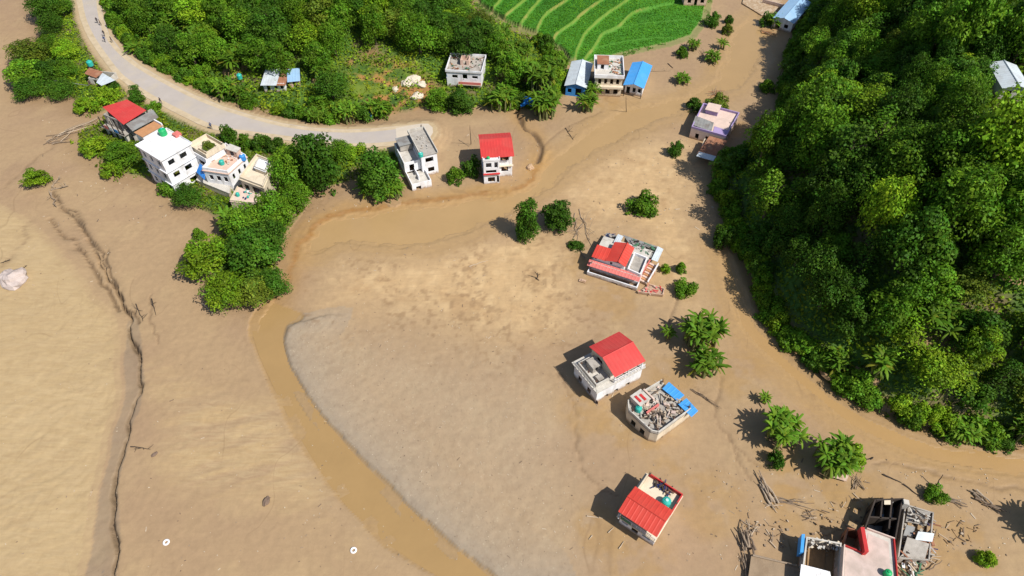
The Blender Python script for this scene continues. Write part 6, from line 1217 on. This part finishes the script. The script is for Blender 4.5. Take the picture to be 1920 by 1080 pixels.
x, y, z = atg(695, 222); tank(None, x, y, z, BLUEP, 'blue drum at the road edge below the slope clearing', .6, 1.5)
# people: one continuous body each
def person_mesh(seed, mats):
    J = {'pel': (0, 0, .95, .15, .11), 'ch': (0, .01, 1.32, .17, .11), 'nk': (0, 0, 1.48, .06, .06), 'hd': (0, .02, 1.62, .10, .11), 'tp': (0, .01, 1.72, .08, .09)}
    for s_, sg in (('l', -1), ('r', 1)):
        st = .10*sg if seed % 2 else -.10*sg
        J.update({'hip'+s_: (.09*sg, 0, .90, .10, .10), 'kn'+s_: (.10*sg, st, .50, .065, .065), 'an'+s_: (.10*sg, st*1.6, .09, .045, .045), 'to'+s_: (.11*sg, st*1.6+.15, .04, .045, .03), 'sh'+s_: (.19*sg, 0, 1.40, .07, .07), 'el'+s_: (.25*sg, -st*.8, 1.12, .05, .05), 'wr'+s_: (.25*sg, -st*1.2+.08, .88, .035, .035), 'ha'+s_: (.25*sg, -st*1.2+.10, .78, .04, .025)})
    E = [('pel', 'ch'), ('ch', 'nk'), ('nk', 'hd'), ('hd', 'tp')]
    for s_ in 'lr': E += [('pel', 'hip'+s_), ('hip'+s_, 'kn'+s_), ('kn'+s_, 'an'+s_), ('an'+s_, 'to'+s_), ('ch', 'sh'+s_), ('sh'+s_, 'el'+s_), ('el'+s_, 'wr'+s_), ('wr'+s_, 'ha'+s_)]
    K = list(J); me = bpy.data.meshes.new('person'); me.from_pydata([J[k][:3] for k in K], [(K.index(a), K.index(b_)) for a, b_ in E], [])
    o = bpy.data.objects.new('person_build', me); COL.objects.link(o); md = o.modifiers.new('skin', 'SKIN'); me.skin_vertices.new() if not me.skin_vertices else None
    for i, k in enumerate(K): me.skin_vertices[0].data[i].radius = J[k][3:]; me.skin_vertices[0].data[i].use_root = (k == 'pel')
    sb = o.modifiers.new('sub', 'SUBSURF'); sb.levels = 1; sb.render_levels = 1
    bpy.context.view_layer.update(); ev = o.evaluated_get(bpy.context.evaluated_depsgraph_get()); m2 = bpy.data.meshes.new_from_object(ev); bpy.data.objects.remove(o)
    for m_ in mats: m2.materials.append(m_)
    for p_ in m2.polygons: zc = p_.center.z; xx = abs(p_.center.x); p_.material_index = 3 if zc > 1.64 or (zc > 1.56 and p_.center.y < 0) else 0 if zc > 1.47 or (xx > .2 and zc < 1.0) else 1 if zc > .93 else 2; p_.use_smooth = True
    return m2
PM = [person_mesh(0, [SKIN, DKCL, DKCL, DARK]), person_mesh(1, [SKIN, BRCL, DKCL, DARK]), person_mesh(2, [SKIN, BLCL, DKCL, DARK])]
for k, (px, py, mi, rz, lb) in enumerate(((184, 44, 0, .4, 'person in dark clothes, left of the two highest up on the road'), (190, 48, 1, 2.2, 'person in brown top, right of the two highest up on the road'), (197, 68, 0, 3.0, 'person in dark clothes, upper of two walking one behind the other'), (198, 79, 2, 3.1, 'person in blue top, lower of two walking one behind the other'), (211, 80, 1, 2.7, 'person in brown top walking near the wooded side of the road'), (303, 195, 0, 1.2, 'person in dark clothes on the road edge above the red roof'), (397, 242, 2, .6, 'person in blue top on the road edge above the rusty shed'), (791, 246, 0, 2.0, 'person in dark clothes standing on the silted road end'))):
    x, y = at(px, py, ROAD_Z); o = bpy.data.objects.new('person', PM[mi]); COL.objects.link(o); o.location = (x, y, ROAD_Z+.04); o.rotation_euler = (0, 0, rz); tag(o, lb, 'person')
# fine flotsam: chips of wood and stone strewn over the mud
rng = np.random.default_rng(77); mb = MB(); cnt = 0
ZONES = [((560, 620, 1080, 1070), 380, .07), ((640, 460, 1090, 660), 160, .08), ((1330, 860, 1900, 1070), 220, .10), ((1040, 660, 1420, 1060), 120, .08), ((270, 680, 620, 1075), 70, .08), ((0, 420, 220, 1075), 70, .08), ((80, 220, 330, 420), 90, .12), ((560, 370, 960, 420), 60, .1), ((1090, 220, 1420, 430), 130, .12), ((820, 250, 1010, 350), 70, .1)]
for (x0, y0, x1, y1), n, s_ in ZONES:
    U = rng.uniform(x0, x1, n); V_ = rng.uniform(y0, y1, n); cl = rng.random(n)
    for px, py, c_ in zip(U, V_, cl):
        x, y = at(px, py); z = gz(x, y); a = rng.uniform(0, 6.28); L = s_*rng.uniform(.5, 1.6)*(3.0 if c_ > .9 else 1.0); w = s_*rng.uniform(.4, .9); d = Vector((math.cos(a), math.sin(a))); q = Vector((-d.y, d.x)); p = Vector((x, y))
        mb.prism([tuple(p-d*L-q*w), tuple(p+d*L-q*w*.6), tuple(p+d*L*.8+q*w), tuple(p-d*L*.9+q*w*.7)], z-.05, z+s_*rng.uniform(.3, 1.0), int(rng.integers(0, 4)))
o = mb.build('flotsam', [PALEW, mat('pale_chip', (0.46, 0.38, 0.28), .9, .15, 3), DRIFT, WOOD]); struct(o, 'stuff', 'chips of wood and stone strewn over the mud')

for px_, py_, w_, n_, sd_, lb in ((1440, 1000, 42, 40, 61, 'torn boards and bricks strewn left of the gutted courtyard'), (1600, 955, 60, 44, 62, 'broken timber strewn above the ruins at the bottom right'), (1790, 1000, 44, 34, 63, 'scattered boards right of the smashed grey house'), (1560, 985, 40, 26, 64, 'splintered wood behind the gutted courtyard')):
    q = [(*at(px_-w_, py_+22),), (*at(px_+w_, py_+26),), (*at(px_+w_, py_-24),), (*at(px_-w_, py_-22),)]
    rubble(None, q, gz(*at(px_, py_))-.04, n_, lb, [DRIFT, WOOD, MUDM, PALEW, MUDM], sd_, .26, .6)
